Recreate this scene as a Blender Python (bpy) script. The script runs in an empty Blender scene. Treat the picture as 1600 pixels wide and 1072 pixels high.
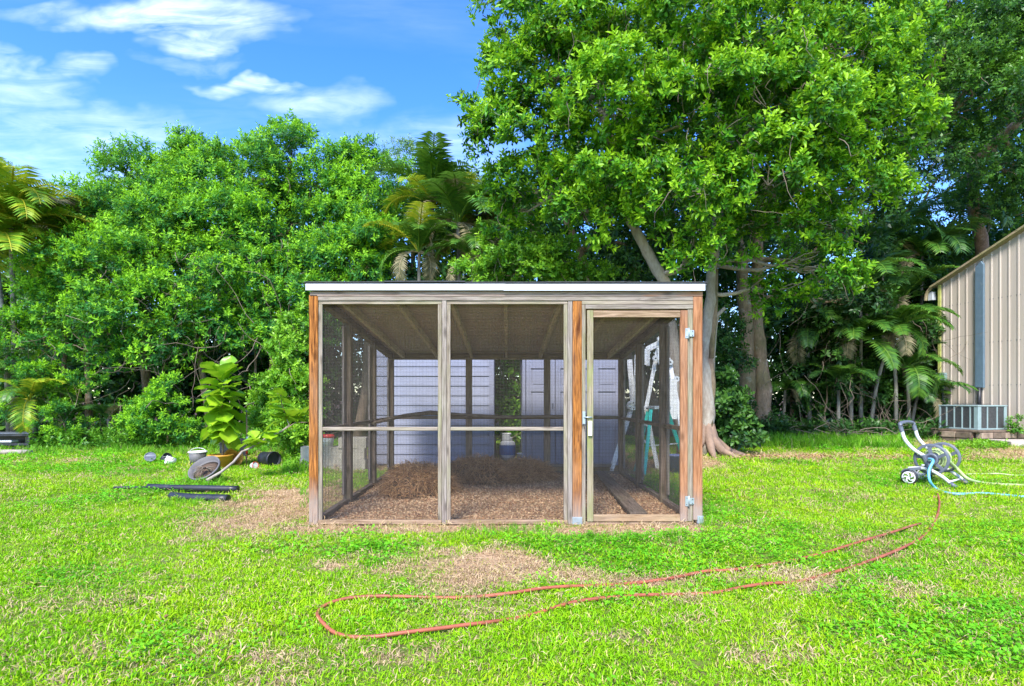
import bpy, bmesh, math, random
import numpy as np
from mathutils import Vector, Matrix
R = math.radians
rng = np.random.default_rng(7)
random.seed(7)
S = bpy.context.scene
COL = S.collection

# ------------------------------------------------------------------ camera, world, sun, exposure
H = 1.19            # eye height
VX, VY, F = 792.0, 622.0, 900.0     # vanishing point and focal length measured in the photograph
cam_d = bpy.data.cameras.new('camera')
cam = bpy.data.objects.new('camera', cam_d); COL.objects.link(cam)
cam.location = (0, 0, H); cam.rotation_euler = (R(90), 0, 0)
cam_d.sensor_width = 36.0; cam_d.lens = 36.0 * F / 1600.0
cam_d.shift_x = (800 - VX) / 1600.0
cam_d.shift_y = (VY - 536) / 1600.0
cam_d.clip_end = 2000; cam_d.clip_start = 0.05
S.camera = cam

SUN_EL, SUN_AZ = R(48), R(196)      # azimuth clockwise from +Y: behind the camera, a little to the left
W = bpy.data.worlds.new('World'); S.world = W; W.use_nodes = True
SKY_STRENGTH = 0.138
sun_d = bpy.data.lights.new('sun', 'SUN'); sun_d.energy = 2.3; sun_d.angle = R(16); sun_d.color = (1.0, 0.96, 0.88)
sun = bpy.data.objects.new('sun', sun_d); COL.objects.link(sun)
sdir = Vector((math.sin(SUN_AZ) * math.cos(SUN_EL), math.cos(SUN_AZ) * math.cos(SUN_EL), math.sin(SUN_EL)))
sun.rotation_euler = sdir.to_track_quat('Z', 'Y').to_euler()
vs = S.view_settings
vs.view_transform = 'Standard'; vs.look = 'None'; vs.gamma = 1.0; vs.use_curve_mapping = False
vs.exposure = 1.75

class NT:
    """small helper to wire node trees"""
    def __init__(s, nt): s.nt = nt; s.n = nt.nodes; s.l = nt.links
    def new(s, t, **kw):
        nd = s.n.new(t)
        for k, v in kw.items(): setattr(nd, k, v)
        return nd
    def put(s, sock, v):
        if v is None: return
        if isinstance(v, bpy.types.NodeSocket): s.l.new(v, sock)
        else: sock.default_value = v
    def math(s, op, a, b=None, c=None, clamp=False):
        nd = s.new('ShaderNodeMath', operation=op, use_clamp=clamp)
        s.put(nd.inputs[0], a); s.put(nd.inputs[1], b)
        if c is not None: s.put(nd.inputs[2], c)
        return nd.outputs[0]
    def vmath(s, op, a, b=None):
        nd = s.new('ShaderNodeVectorMath', operation=op)
        s.put(nd.inputs[0], a); s.put(nd.inputs[1], b)
        return nd.outputs[0]
    def noise(s, vec, scale, detail=4, rough=0.55, dist=0.0, out=0):
        nd = s.new('ShaderNodeTexNoise')
        if vec is not None: s.l.new(vec, nd.inputs['Vector'])
        nd.inputs['Scale'].default_value = scale; nd.inputs['Detail'].default_value = detail
        nd.inputs['Roughness'].default_value = rough; nd.inputs['Distortion'].default_value = dist
        return nd.outputs[out]
    def ramp(s, fac, stops):
        nd = s.new('ShaderNodeValToRGB'); s.put(nd.inputs[0], fac)
        cr = nd.color_ramp
        while len(cr.elements) < len(stops): cr.elements.new(0.5)
        for e, (p, c) in zip(cr.elements, stops):
            e.position = p; e.color = (c, c, c, 1) if isinstance(c, (int, float)) else (*c, 1)
        return nd.outputs[0]
    def mix(s, fac, a, b, mode='MIX'):
        nd = s.new('ShaderNodeMix', data_type='RGBA', blend_type=mode)
        s.put(nd.inputs[0], fac)
        for sk, v in ((nd.inputs[6], a), (nd.inputs[7], b)):
            if isinstance(v, tuple) and len(v) == 3: v = (*v, 1)
            s.put(sk, v)
        return nd.outputs[2]
    def maprange(s, v, a, b, c=0.0, d=1.0):
        nd = s.new('ShaderNodeMapRange'); s.put(nd.inputs[0], v)
        for i, x in enumerate((a, b, c, d)): nd.inputs[i + 1].default_value = x
        return nd.outputs[0]

# ---- sky: Nishita with thin cirrus wisps
w = NT(W.node_tree); w.n.clear()
sky = w.new('ShaderNodeTexSky', sky_type='NISHITA', sun_disc=False)
sky.sun_elevation = SUN_EL; sky.sun_rotation = SUN_AZ
sky.air_density = 1.0; sky.dust_density = 0.6; sky.ozone_density = 2.5
hs = w.new('ShaderNodeHueSaturation'); hs.inputs['Saturation'].default_value = 1.36; hs.inputs['Hue'].default_value = 0.516
w.l.new(sky.outputs[0], hs.inputs['Color'])
tc = w.new('ShaderNodeTexCoord')
sep = w.new('ShaderNodeSeparateXYZ'); w.l.new(tc.outputs['Generated'], sep.inputs[0])
# project the view direction onto a cloud layer overhead
zc = w.math('MAXIMUM', sep.outputs[2], 0.04)
cu = w.math('DIVIDE', sep.outputs[0], zc); cv = w.math('DIVIDE', sep.outputs[1], zc)
comb = w.new('ShaderNodeCombineXYZ'); w.l.new(cu, comb.inputs[0]); w.l.new(cv, comb.inputs[1])
mp = w.new('ShaderNodeMapping'); mp.inputs['Scale'].default_value = (0.62, 0.95, 1); mp.inputs['Rotation'].default_value = (0, 0, R(14)); mp.inputs['Location'].default_value = (3.35, 1.2, 0)
w.l.new(comb.outputs[0], mp.inputs[0])
big = w.noise(mp.outputs[0], 0.9, 3, 0.55, 0.5)
mp2 = w.new('ShaderNodeMapping'); mp2.inputs['Scale'].default_value = (0.8, 2.4, 1); mp2.inputs['Rotation'].default_value = (0, 0, R(10))
w.l.new(comb.outputs[0], mp2.inputs[0])
fine = w.noise(mp2.outputs[0], 1.6, 9, 0.6, 1.2)
cl = w.math('MULTIPLY', w.maprange(big, 0.46, 0.72), w.maprange(fine, 0.36, 0.70))
# the few wisps that can be made out one by one: soft patches pulled apart by streaky noise
ty = w.math('MAXIMUM', sep.outputs[1], 0.02)
ta = w.math('DIVIDE', sep.outputs[0], ty); tb = w.math('DIVIDE', sep.outputs[2], ty)
tv = w.new('ShaderNodeCombineXYZ'); w.l.new(ta, tv.inputs[0]); w.l.new(tb, tv.inputs[1])
def mapped(sc, rz):
    q = w.new('ShaderNodeMapping'); q.inputs['Scale'].default_value = (*sc, 1); q.inputs['Rotation'].default_value = (0, 0, R(rz)); w.l.new(tv.outputs[0], q.inputs[0]); return q.outputs[0]
wa = w.noise(mapped((3, 5), 0), 1.6, 4, 0.55); wb = w.noise(mapped((4, 6), 40), 1.3, 4, 0.55)
streak = w.noise(mapped((3.2, 15), -9), 2.0, 8, 0.62, 0.9)
def wisp(px, py, hw, hh, amt):
    dx, dz = (px - VX) / F, (VY - py) / F
    a = w.math('DIVIDE', w.math('ADD', w.math('SUBTRACT', ta, dx), w.math('MULTIPLY', w.math('SUBTRACT', wa, 0.5), 0.34)), hw * 1.05 / F)
    b2 = w.math('DIVIDE', w.math('ADD', w.math('SUBTRACT', tb, dz), w.math('MULTIPLY', w.math('SUBTRACT', wb, 0.5), 0.14)), hh * .95 / F)
    d = w.math('ADD', w.math('MULTIPLY', a, a), w.math('MULTIPLY', b2, b2))
    return w.math('MULTIPLY', w.math('POWER', w.maprange(d, 0.0, 1.0, 1.0, 0.0), 1.3), amt * .55)
tot = None
for a in [(255, 25, 200, 34, .9), (330, 55, 110, 34, .9), (385, 135, 115, 20, 1.0), (115, 105, 65, 28, .6), (150, 205, 170, 55, .55), (30, 140, 80, 60, .45), (500, 170, 100, 50, .5), (20, 95, 40, 25, .5), (60, 15, 100, 25, .4), (700, 235, 150, 70, .45), (160, 270, 240, 50, .4), (300, 95, 90, 20, .3)]:
    t = wisp(*a); tot = t if tot is None else w.math('MAXIMUM', tot, t)
front = w.math('GREATER_THAN', sep.outputs[1], 0.05)
wispn = w.math('MULTIPLY', w.math('MULTIPLY', tot, w.maprange(streak, 0.26, 0.74)), front)
cloud = w.math('MINIMUM', w.math('ADD', w.math('MULTIPLY', cl, 0.10), wispn), 1.0)
skyc = w.mix(cloud, hs.outputs[0], (6.1, 6.4, 7.6))
bg = w.new('ShaderNodeBackground'); bg.inputs['Strength'].default_value = SKY_STRENGTH
w.l.new(skyc, bg.inputs['Color'])
wo = w.new('ShaderNodeOutputWorld'); w.l.new(bg.outputs[0], wo.inputs[0])

# ------------------------------------------------------------------ coordinates measured in the photograph
def G(px, py):
    """point of the ground seen at a pixel"""
    Y = F * H / (py - VY)
    return ((px - VX) / F * Y, Y)
def P(px, py, Y):
    """point seen at a pixel, Y metres away"""
    return Vector(((px - VX) / F * Y, Y, H + (VY - py) / F * Y))

# ------------------------------------------------------------------ object helpers
def tag(o, label=None, cat=None, group=None, kind=None):
    if label: o['label'] = label
    if cat: o['category'] = cat
    if group: o['group'] = group
    if kind: o['kind'] = kind
    return o
def empty(name, loc=(0, 0, 0), rz=0, label=None, cat=None, group=None):
    o = bpy.data.objects.new(name, None); COL.objects.link(o)
    o.empty_display_size = 0.2
    o.location = loc; o.rotation_euler = (0, 0, rz)
    return tag(o, label, cat, group)
def link(name, me, mat=None, parent=None, loc=(0, 0, 0)):
    o = bpy.data.objects.new(name, me); COL.objects.link(o)
    if mat is not None and not me.materials: me.materials.append(mat)
    if parent is not None: o.parent = parent
    o.location = loc
    return o
def copy_tree(o, parent=None):
    c = o.copy(); COL.objects.link(c)
    if parent is not None: c.parent = parent
    for ch in list(o.children): copy_tree(ch, c)
    return c

class MB:
    """collects polygons and links them as one mesh object"""
    def __init__(s): s.v = []; s.f = []; s.sm = []
    def add(s, vs_, fs, smooth=False):
        k = len(s.v); s.v += [tuple(v) for v in vs_]
        s.f += [[k + i for i in f] for f in fs]; s.sm += [smooth] * len(fs)
        return s
    def box(s, x0, x1, y0, y1, z0, z1):
        v = [(x, y, z) for z in (z0, z1) for y in (y0, y1) for x in (x0, x1)]
        return s.add(v, [(0, 2, 3, 1), (4, 5, 7, 6), (0, 1, 5, 4), (2, 6, 7, 3), (0, 4, 6, 2), (1, 3, 7, 5)])
    def obox(s, c, sx, sy, sz, M=None):
        """box about a centre with rotation matrix M"""
        v = [Vector((x, y, z)) for z in (-sz / 2, sz / 2) for y in (-sy / 2, sy / 2) for x in (-sx / 2, sx / 2)]
        c = Vector(c)
        v = [c + (M @ p if M is not None else p) for p in v]
        return s.add(v, [(0, 2, 3, 1), (4, 5, 7, 6), (0, 1, 5, 4), (2, 6, 7, 3), (0, 4, 6, 2), (1, 3, 7, 5)])
    def bar(s, a, b, wd, ht, up=(0, 0, 1)):
        """rectangular bar from a to b"""
        a, b = Vector(a), Vector(b); d = (b - a); L = d.length; d.normalize()
        up = Vector(up)
        if abs(d.dot(up)) > 0.98: up = Vector((0, 1, 0))
        x = d.cross(up).normalized(); z = x.cross(d)
        M = Matrix((x, d, z)).transposed()
        return s.obox((a + b) / 2, wd, L, ht, M)
    def tube(s, pts, r, n=8, cap=True):
        pts = [Vector(p) for p in pts]; m = len(pts)
        rs = r if isinstance(r, (list, tuple)) else [r] * m
        vs_ = []; up = None
        for i, p in enumerate(pts):
            d = (pts[min(i + 1, m - 1)] - pts[max(i - 1, 0)])
            if d.length < 1e-9: d = Vector((0, 0, 1))
            d.normalize()
            if up is None:
                up = d.cross(Vector((0.3, 0.9, 0.1)))
                if up.length < 0.1: up = d.cross(Vector((1, 0, 0)))
            up = (up - d * up.dot(d)).normalized()
            sd = d.cross(up)
            for k in range(n):
                a = 2 * math.pi * k / n
                vs_.append(p + (up * math.cos(a) + sd * math.sin(a)) * rs[i])
        fs = [(i * n + k, i * n + (k + 1) % n, (i + 1) * n + (k + 1) % n, (i + 1) * n + k) for i in range(m - 1) for k in range(n)]
        s.add(vs_, fs, True)
        if cap: 
            k0 = len(s.v) - m * n
            s.f += [[k0 + k for k in range(n)][::-1], [k0 + (m - 1) * n + k for k in range(n)]]; s.sm += [False, False]
        return s
    def lathe(s, prof, n=24, c=(0, 0, 0), M=None, smooth=True, caps=True):
        """profile (r, z) turned about z, placed by M and c"""
        c = Vector(c); vs_ = []
        for r, z in prof:
            for k in range(n):
                a = 2 * math.pi * k / n
                p = Vector((r * math.cos(a), r * math.sin(a), z))
                vs_.append(c + (M @ p if M is not None else p))
        m = len(prof)
        fs = [(i * n + k, i * n + (k + 1) % n, (i + 1) * n + (k + 1) % n, (i + 1) * n + k) for i in range(m - 1) for k in range(n)]
        s.add(vs_, fs, smooth)
        if caps:
            k0 = len(s.v) - m * n
            s.f += [[k0 + k for k in range(n)][::-1], [k0 + (m - 1) * n + k for k in range(n)]]; s.sm += [False, False]
        return s
    def mesh(s, name, bevel=0.0):
        me = bpy.data.meshes.new(name); me.from_pydata(s.v, [], s.f)
        me.polygons.foreach_set('use_smooth', s.sm)
        if bevel:
            bm = bmesh.new(); bm.from_mesh(me)
            bmesh.ops.bevel(bm, geom=[e for e in bm.edges if len(e.link_faces) == 2 and e.calc_face_angle(0) > 0.6], offset=bevel, segments=1, affect='EDGES', clamp_overlap=True)
            bm.to_mesh(me); bm.free()
        me.update(); return me
    def build(s, name, mat, parent=None, bevel=0.0, loc=(0, 0, 0)):
        return link(name, s.mesh(name, bevel), mat, parent, loc)

def fast_mesh(name, V, Fc, attrs=None, smooth=False):
    """numpy arrays to a mesh: V (n,3), Fc (m,k)"""
    me = bpy.data.meshes.new(name)
    V = np.ascontiguousarray(V, dtype=np.float32); Fc = np.ascontiguousarray(Fc, dtype=np.int32)
    m, k = Fc.shape
    me.vertices.add(len(V)); me.vertices.foreach_set('co', V.ravel())
    me.loops.add(m * k); me.loops.foreach_set('vertex_index', Fc.ravel())
    me.polygons.add(m); me.polygons.foreach_set('loop_start', np.arange(0, m * k, k, dtype=np.int32))
    if smooth: me.polygons.foreach_set('use_smooth', np.ones(m, dtype=bool))
    me.update(calc_edges=True)
    for a, arr in (attrs or {}).items():
        at = me.attributes.new(a, 'FLOAT', 'POINT'); at.data.foreach_set('value', np.ascontiguousarray(arr, dtype=np.float32))
    return me

# value noise in numpy, used for patches of the lawn
_tab = np.random.default_rng(3).random((256, 256))
def vnoise(x, y, s):
    x = np.asarray(x) * s; y = np.asarray(y) * s
    xi = np.floor(x).astype(int); yi = np.floor(y).astype(int); fx = x - xi; fy = y - yi
    fx = fx * fx * (3 - 2 * fx); fy = fy * fy * (3 - 2 * fy)
    g = lambda a, b: _tab[a & 255, b & 255]
    return (g(xi, yi) * (1 - fx) + g(xi + 1, yi) * fx) * (1 - fy) + (g(xi, yi + 1) * (1 - fx) + g(xi + 1, yi + 1) * fx) * fy
def fbm(x, y, s): return (vnoise(x, y, s) + .5 * vnoise(x + 9, y + 4, s * 2.1) + .25 * vnoise(x + 3, y + 7, s * 4.3)) / 1.75

# ------------------------------------------------------------------ materials
def new_mat(name):
    m = bpy.data.materials.new(name); m.use_nodes = True
    t = NT(m.node_tree); t.n.clear()
    out = t.new('ShaderNodeOutputMaterial'); b = t.new('ShaderNodeBsdfPrincipled')
    t.l.new(b.outputs[0], out.inputs[0])
    return m, t, b, out
def bump(t, b, h, strength=0.3, dist=0.01):
    nd = t.new('ShaderNodeBump'); nd.inputs['Strength'].default_value = strength; nd.inputs['Distance'].default_value = dist
    t.put(nd.inputs['Height'], h); t.l.new(nd.outputs[0], b.inputs['Normal'])
def obj_vec(t, scale=(1, 1, 1), rand=True):
    tcn = t.new('ShaderNodeTexCoord'); v = tcn.outputs['Object']
    if rand:
        oi = t.new('ShaderNodeObjectInfo')
        off = t.math('MULTIPLY', oi.outputs['Random'], 37.0)
        v = t.vmath('ADD', v, off)
    mpn = t.new('ShaderNodeMapping'); mpn.inputs['Scale'].default_value = scale; t.l.new(v, mpn.inputs[0])
    return mpn.outputs[0]
def mat_plain(name, col, rough=0.5, metal=0.0, var=0.12, scale=6, bmp=0.1, dirt=None, spec=0.5):
    m, t, b, _ = new_mat(name)
    v = obj_vec(t)
    n = t.noise(v, scale, 6, 0.65)
    lo = tuple(c * (1 - var * 2) for c in col); hi = tuple(min(1, c * (1 + var)) for c in col)
    c = t.mix(t.maprange(n, 0.3, 0.7), lo, hi)
    if dirt:
        n2 = t.noise(v, scale * 0.6, 8, 0.7, 0.5)
        c = t.mix(t.math('MULTIPLY', t.maprange(n2, 0.55, 0.72), dirt[1]), c, dirt[0])
    t.put(b.inputs['Base Color'], c)
    t.put(b.inputs['Roughness'], t.maprange(n, 0.2, 0.8, rough - 0.1, min(1, rough + 0.12)))
    b.inputs['Metallic'].default_value = metal
    b.inputs['Specular IOR Level'].default_value = spec
    if bmp: bump(t, b, t.noise(v, scale * 8, 4, 0.6), bmp, 0.004)
    return m
def mat_wood(name, light, dark, axis, algae=0.0, stain=None, knots=.7):
    """weathered timber with grain along one axis (0 x, 1 y, 2 z)"""
    m, t, b, _ = new_mat(name)
    sc = [22.0, 22.0, 22.0]; sc[axis] = 1.3
    v = obj_vec(t, tuple(sc))
    g = t.noise(v, 1.6, 8, 0.62, 1.6)
    g2 = t.noise(v, 5.5, 6, 0.7, 0.4)
    sc2 = [3.0, 3.0, 3.0]; sc2[axis] = 1.0
    v2 = obj_vec(t, tuple(sc2))
    blot = t.noise(v2, 1.1, 4, 0.6, 0.6)
    f = t.math('ADD', t.math('MULTIPLY', g, 0.65), t.math('MULTIPLY', g2, 0.35))
    c = t.mix(t.maprange(f, 0.40, 0.59), dark, light)
    grey = (0.31, 0.265, 0.23)
    c = t.mix(t.math('MULTIPLY', t.maprange(blot, 0.5, 0.75), 0.4 if sum(light) > .75 else 0.25), c, grey)
    if axis == 2 and light[0] > 1.9 * light[1]:      # rain splash has greyed the foot of the stained posts
        ps = t.new('ShaderNodeTexCoord'); sz_ = t.new('ShaderNodeSeparateXYZ'); t.l.new(ps.outputs['Object'], sz_.inputs[0])
        c = t.mix(t.math('MULTIPLY', t.maprange(t.math('ADD', sz_.outputs[2], t.math('MULTIPLY', t.math('SUBTRACT', blot, .5), .8)), 0.10, 0.40, 1.0, 0.0), 0.8), c, grey)
    # checks: thin dark splits along the grain
    sc3 = [60.0, 60.0, 60.0]; sc3[axis] = 1.6
    ck = t.noise(obj_vec(t, tuple(sc3)), 1.0, 2, 0.5, 0.6)
    ckm = t.maprange(ck, 0.30, 0.36, 1.0, 0.0)
    c = t.mix(t.math('MULTIPLY', ckm, 0.6), c, tuple(x * .3 for x in dark))
    # knots
    vk = t.new('ShaderNodeTexVoronoi'); vk.inputs['Scale'].default_value = 1.0
    sck = [8.0, 8.0, 8.0]; sck[axis] = 3.2
    t.l.new(obj_vec(t, tuple(sck)), vk.inputs['Vector'])
    kn = t.maprange(vk.outputs['Distance'], 0.08, 0.23, 1.0, 0.0)
    c = t.mix(t.math('MULTIPLY', kn, knots), c, tuple(x * .45 for x in dark))
    if algae:
        al = t.noise(v2, 2.3, 5, 0.65)
        c = t.mix(t.math('MULTIPLY', t.maprange(al, 0.45, 0.65), algae), c, (0.23, 0.27, 0.08))
    if stain:
        st = t.noise(v2, 0.8, 3, 0.6)
        c = t.mix(t.math('MULTIPLY', t.maprange(st, 0.5, 0.6), stain[1]), c, stain[0])
    t.put(b.inputs['Base Color'], c)
    b.inputs['Roughness'].default_value = 0.9; b.inputs['Specular IOR Level'].default_value = 0.08
    bump(t, b, t.math('SUBTRACT', f, t.math('MULTIPLY', ckm, 0.5)), 0.5, 0.004)
    return m
def mat_leaf(name, dark, mid, young, trans=0.3, rough=0.42, spec=0.4, hue=0.0):
    """leaves: 'tint' runs from old to young leaf"""
    m, t, b, out = new_mat(name)
    at = t.new('ShaderNodeAttribute', attribute_name='tint')
    geo = t.new('ShaderNodeNewGeometry')
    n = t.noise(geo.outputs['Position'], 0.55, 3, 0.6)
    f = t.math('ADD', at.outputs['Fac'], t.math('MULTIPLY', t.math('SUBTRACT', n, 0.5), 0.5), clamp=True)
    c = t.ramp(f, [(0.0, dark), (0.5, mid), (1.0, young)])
    t.put(b.inputs['Base Color'], c); b.inputs['Roughness'].default_value = rough
    b.inputs['Specular IOR Level'].default_value = spec
    tr = t.new('ShaderNodeBsdfTranslucent')
    c2 = t.mix(0.5, c, young, 'MIX'); t.put(tr.inputs['Color'], c2)
    mx = t.new('ShaderNodeMixShader'); mx.inputs[0].default_value = trans
    t.l.new(b.outputs[0], mx.inputs[1]); t.l.new(tr.outputs[0], mx.inputs[2]); t.l.new(mx.outputs[0], out.inputs[0])
    return m
def mat_bark(name, a, c_, scale=5.0, moss=0.0):
    m, t, b, _ = new_mat(name)
    v = obj_vec(t, (1, 1, 0.35))
    n = t.noise(v, scale, 8, 0.7, 0.6); n2 = t.noise(v, scale * 5, 5, 0.65)
    f = t.math('ADD', t.math('MULTIPLY', n, 0.6), t.math('MULTIPLY', n2, 0.4))
    c = t.mix(t.maprange(f, 0.35, 0.65), a, c_)
    li = t.noise(obj_vec(t), 3.5, 6, 0.7)
    c = t.mix(t.math('MULTIPLY', t.maprange(li, 0.56, 0.66), 0.55), c, (0.42, 0.42, 0.37))
    if moss: c = t.mix(t.math('MULTIPLY', t.maprange(t.noise(obj_vec(t), 1.4, 5, 0.6), 0.45, 0.6), moss), c, (0.07, 0.11, 0.02))
    t.put(b.inputs['Base Color'], c); b.inputs['Roughness'].default_value = 0.9; b.inputs['Specular IOR Level'].default_value = 0.15
    bump(t, b, f, 0.8, 0.03)
    return m

GREY_L, GREY_D = (0.34, 0.29, 0.255), (0.155, 0.125, 0.105)
M = {}
for i, ax in enumerate('xyz'):
    M['wood_' + ax] = mat_wood('weathered_wood_' + ax, GREY_L, GREY_D, i, 0.10)
    M['dark_' + ax] = mat_wood('dark_wood_' + ax, (0.27, 0.20, 0.15), (0.10, 0.072, 0.05), i, 0.12)
M['mould_x'] = mat_wood('mouldy_wood_x', (0.42, 0.29, 0.17), (0.22, 0.14, 0.08), 0, 0.1, ((0.025, 0.02, 0.015), 0.85))
M['orange_z'] = mat_wood('stained_wood_z', (0.44, 0.175, 0.045), (0.09, 0.028, 0.01), 2)
M['orange2_z'] = mat_wood('faded_stained_wood_z', (0.42, 0.20, 0.10), (0.20, 0.08, 0.035), 2)
M['pale_z'] = mat_wood('pale_trim_z', (0.34, 0.285, 0.23), (0.16, 0.125, 0.095), 2, 0.25)
M['pale_x'] = mat_wood('pale_trim_x', (0.37, 0.31, 0.245), (0.18, 0.14, 0.105), 0, 0.2)
M['header_x'] = mat_wood('header_wood_x', (0.36, 0.28, 0.24), (0.17, 0.12, 0.095), 0, 0.0, ((0.42, 0.15, 0.04), 0.7))
M['green_z'] = mat_wood('algae_wood_z', (0.36, 0.30, 0.21), (0.18, 0.15, 0.09), 2, 0.7)
M['brown_x'] = mat_wood('brown_wood_x', (0.38, 0.26, 0.175), (0.17, 0.11, 0.065), 0, 0.1)
M['ply'] = mat_wood('plywood_y', (0.52, 0.42, 0.335), (0.38, 0.30, 0.235), 0, 0.0, None, 0)
M['rafter'] = mat_wood('rafter_wood_y', (0.66, 0.53, 0.41), (0.44, 0.34, 0.26), 1)
M['white'] = mat_plain('white_paint', (0.52, 0.55, 0.59), 0.4, 0, 0.04, 4, 0.05, ((0.5, 0.5, 0.5), 0.25))
M['shingle'] = mat_plain('roof_shingle', (0.06, 0.062, 0.07), 0.9, 0, 0.3, 30, 0.6)
M['zinc'] = mat_plain('galvanised_steel', (0.42, 0.48, 0.51), 0.42, 0.55, 0.08, 14, 0.05, ((0.42, 0.40, 0.37), 0.3))
M['wire'] = mat_plain('mesh_wire', (0.075, 0.062, 0.05), 0.6, 0.3, 0.2, 8, 0)
M['lilac'] = mat_plain('lilac_siding', (0.29, 0.31, 0.40), 0.6, 0, 0.06, 3, 0.12, ((0.22, 0.21, 0.24), 0.45))
M['lilac2'] = mat_plain('lilac_door', (0.265, 0.275, 0.35), 0.55, 0, 0.05, 3, 0.1, ((0.2, 0.2, 0.24), 0.3))
M['alu'] = mat_plain('aluminium', (0.74, 0.75, 0.74), 0.42, 0.3, 0.03, 6, 0.0)
M['teal'] = mat_plain('teal_fibreglass', (0.0, 0.50, 0.43), 0.4, 0, 0.08, 9, 0.03)
M['blackp'] = mat_plain('black_plastic', (0.022, 0.024, 0.032), 0.42, 0, 0.25, 9, 0.05, ((0.10, 0.10, 0.09), 0.4))
M['greyp'] = mat_plain('grey_plastic', (0.115, 0.13, 0.165), 0.42, 0, 0.12, 12, 0.04, ((0.22, 0.21, 0.19), 0.3))
M['paleg'] = mat_plain('pale_grey_tube', (0.60, 0.62, 0.60), 0.4, 0, 0.06, 12, 0.03, ((0.38, 0.37, 0.33), 0.35))
M['whitep'] = mat_plain('white_plastic', (0.78, 0.78, 0.76), 0.4, 0, 0.05, 9, 0.03, ((0.4, 0.36, 0.3), 0.3))
M['potgrey'] = mat_plain('grey_pot', (0.13, 0.125, 0.13), 0.6, 0, 0.15, 7, 0.1, ((0.34, 0.31, 0.26), 0.5))
M['potyel'] = mat_plain('ochre_pot', (0.60, 0.30, 0.035), 0.5, 0, 0.15, 7, 0.08, ((0.3, 0.18, 0.07), 0.4))
M['red'] = mat_plain('red_plastic', (0.62, 0.03, 0.025), 0.4, 0, 0.1, 9, 0.03)
M['hoseo'] = mat_plain('orange_hose', (0.37, 0.10, 0.05), 0.5, 0, 0.2, 5, 0.1, ((0.42, 0.12, 0.08), 0.8))
M['hoseb'] = mat_plain('blue_hose', (0.14, 0.46, 0.62), 0.4, 0, 0.15, 9, 0.05, ((0.55, 0.65, 0.62), 0.5))
M['hoseg'] = mat_plain('green_hose', (0.42, 0.52, 0.22), 0.45, 0, 0.12, 9, 0.05, ((0.55, 0.58, 0.40), 0.5))
M['block'] = mat_plain('concrete_block', (0.46, 0.42, 0.34), 0.9, 0, 0.14, 7, 0.15, ((0.22, 0.20, 0.15), 0.6))
M['slab'] = mat_plain('stained_concrete', (0.36, 0.27, 0.20), 0.9, 0, 0.3, 5, 0.6, ((0.20, 0.05, 0.03), 0.8))
M['slab2'] = mat_plain('dark_concrete', (0.17, 0.125, 0.09), 0.9, 0, 0.3, 6, 0.6, ((0.28, 0.10, 0.05), 0.7))
M['step'] = mat_plain('pale_concrete', (0.50, 0.43, 0.38), 0.9, 0, 0.1, 5, 0.3)
M['acbox'] = mat_plain('ac_steel', (0.28, 0.38, 0.39), 0.5, 0.1, 0.08, 5, 0.05, ((0.30, 0.32, 0.30), 0.5))
M['acfin'] = mat_plain('ac_fins', (0.15, 0.15, 0.15), 0.7, 0.2, 0.2, 18, 0.2)
M['duct'] = mat_plain('blue_grey_duct', (0.12, 0.185, 0.245), 0.5, 0.1, 0.08, 6, 0.05, ((0.25, 0.29, 0.32), 0.5))
M['roofm'] = mat_wood('roof_edge_y', (0.42, 0.33, 0.21), (0.20, 0.16, 0.09), 1, 0.45)
M['soil'] = mat_plain('dark_soil', (0.10, 0.065, 0.04), 0.95, 0, 0.3, 14, 0.8)
M['straw'] = mat_plain('pine_straw', (0.42, 0.215, 0.10), 0.85, 0, 0.3, 9, 0.0)
M['chips'] = mat_plain('wood_chips', (0.5, 0.3, 0.18), 0.9, 0, 0.3, 3, 0.0)
M['twig'] = mat_plain('dead_twigs', (0.21, 0.165, 0.12), 0.9, 0, 0.25, 3, 0.0)
M['bark1'] = mat_bark('grey_bark', (0.20, 0.16, 0.125), (0.45, 0.40, 0.34), 4.0)
M['bark2'] = mat_bark('brown_bark', (0.13, 0.09, 0.06), (0.36, 0.26, 0.175), 5.0, 0.35)
M['bark3'] = mat_bark('palm_bark', (0.12, 0.11, 0.09), (0.30, 0.29, 0.25), 3.0)
M['rust'] = mat_plain('red_brown_root', (0.27, 0.18, 0.13), 0.9, 0, 0.2, 6, 0.5)
# ribbed wall sheets with vertical streaks
m, t, b, _ = new_mat('tan_metal_sheet')
v = obj_vec(t, (9, 9, 0.25), False)
n = t.noise(v, 1.0, 6, 0.6); n2 = t.noise(obj_vec(t, rand=False), 1.2, 5, 0.6)
c = t.mix(t.maprange(n, 0.3, 0.7), (0.43, 0.365, 0.31), (0.52, 0.45, 0.385))
c = t.mix(t.math('MULTIPLY', t.maprange(n2, 0.5, 0.75), 0.25), c, (0.42, 0.40, 0.28))
t.put(b.inputs['Base Color'], c); b.inputs['Roughness'].default_value = 0.5
M['tan'] = m
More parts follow.
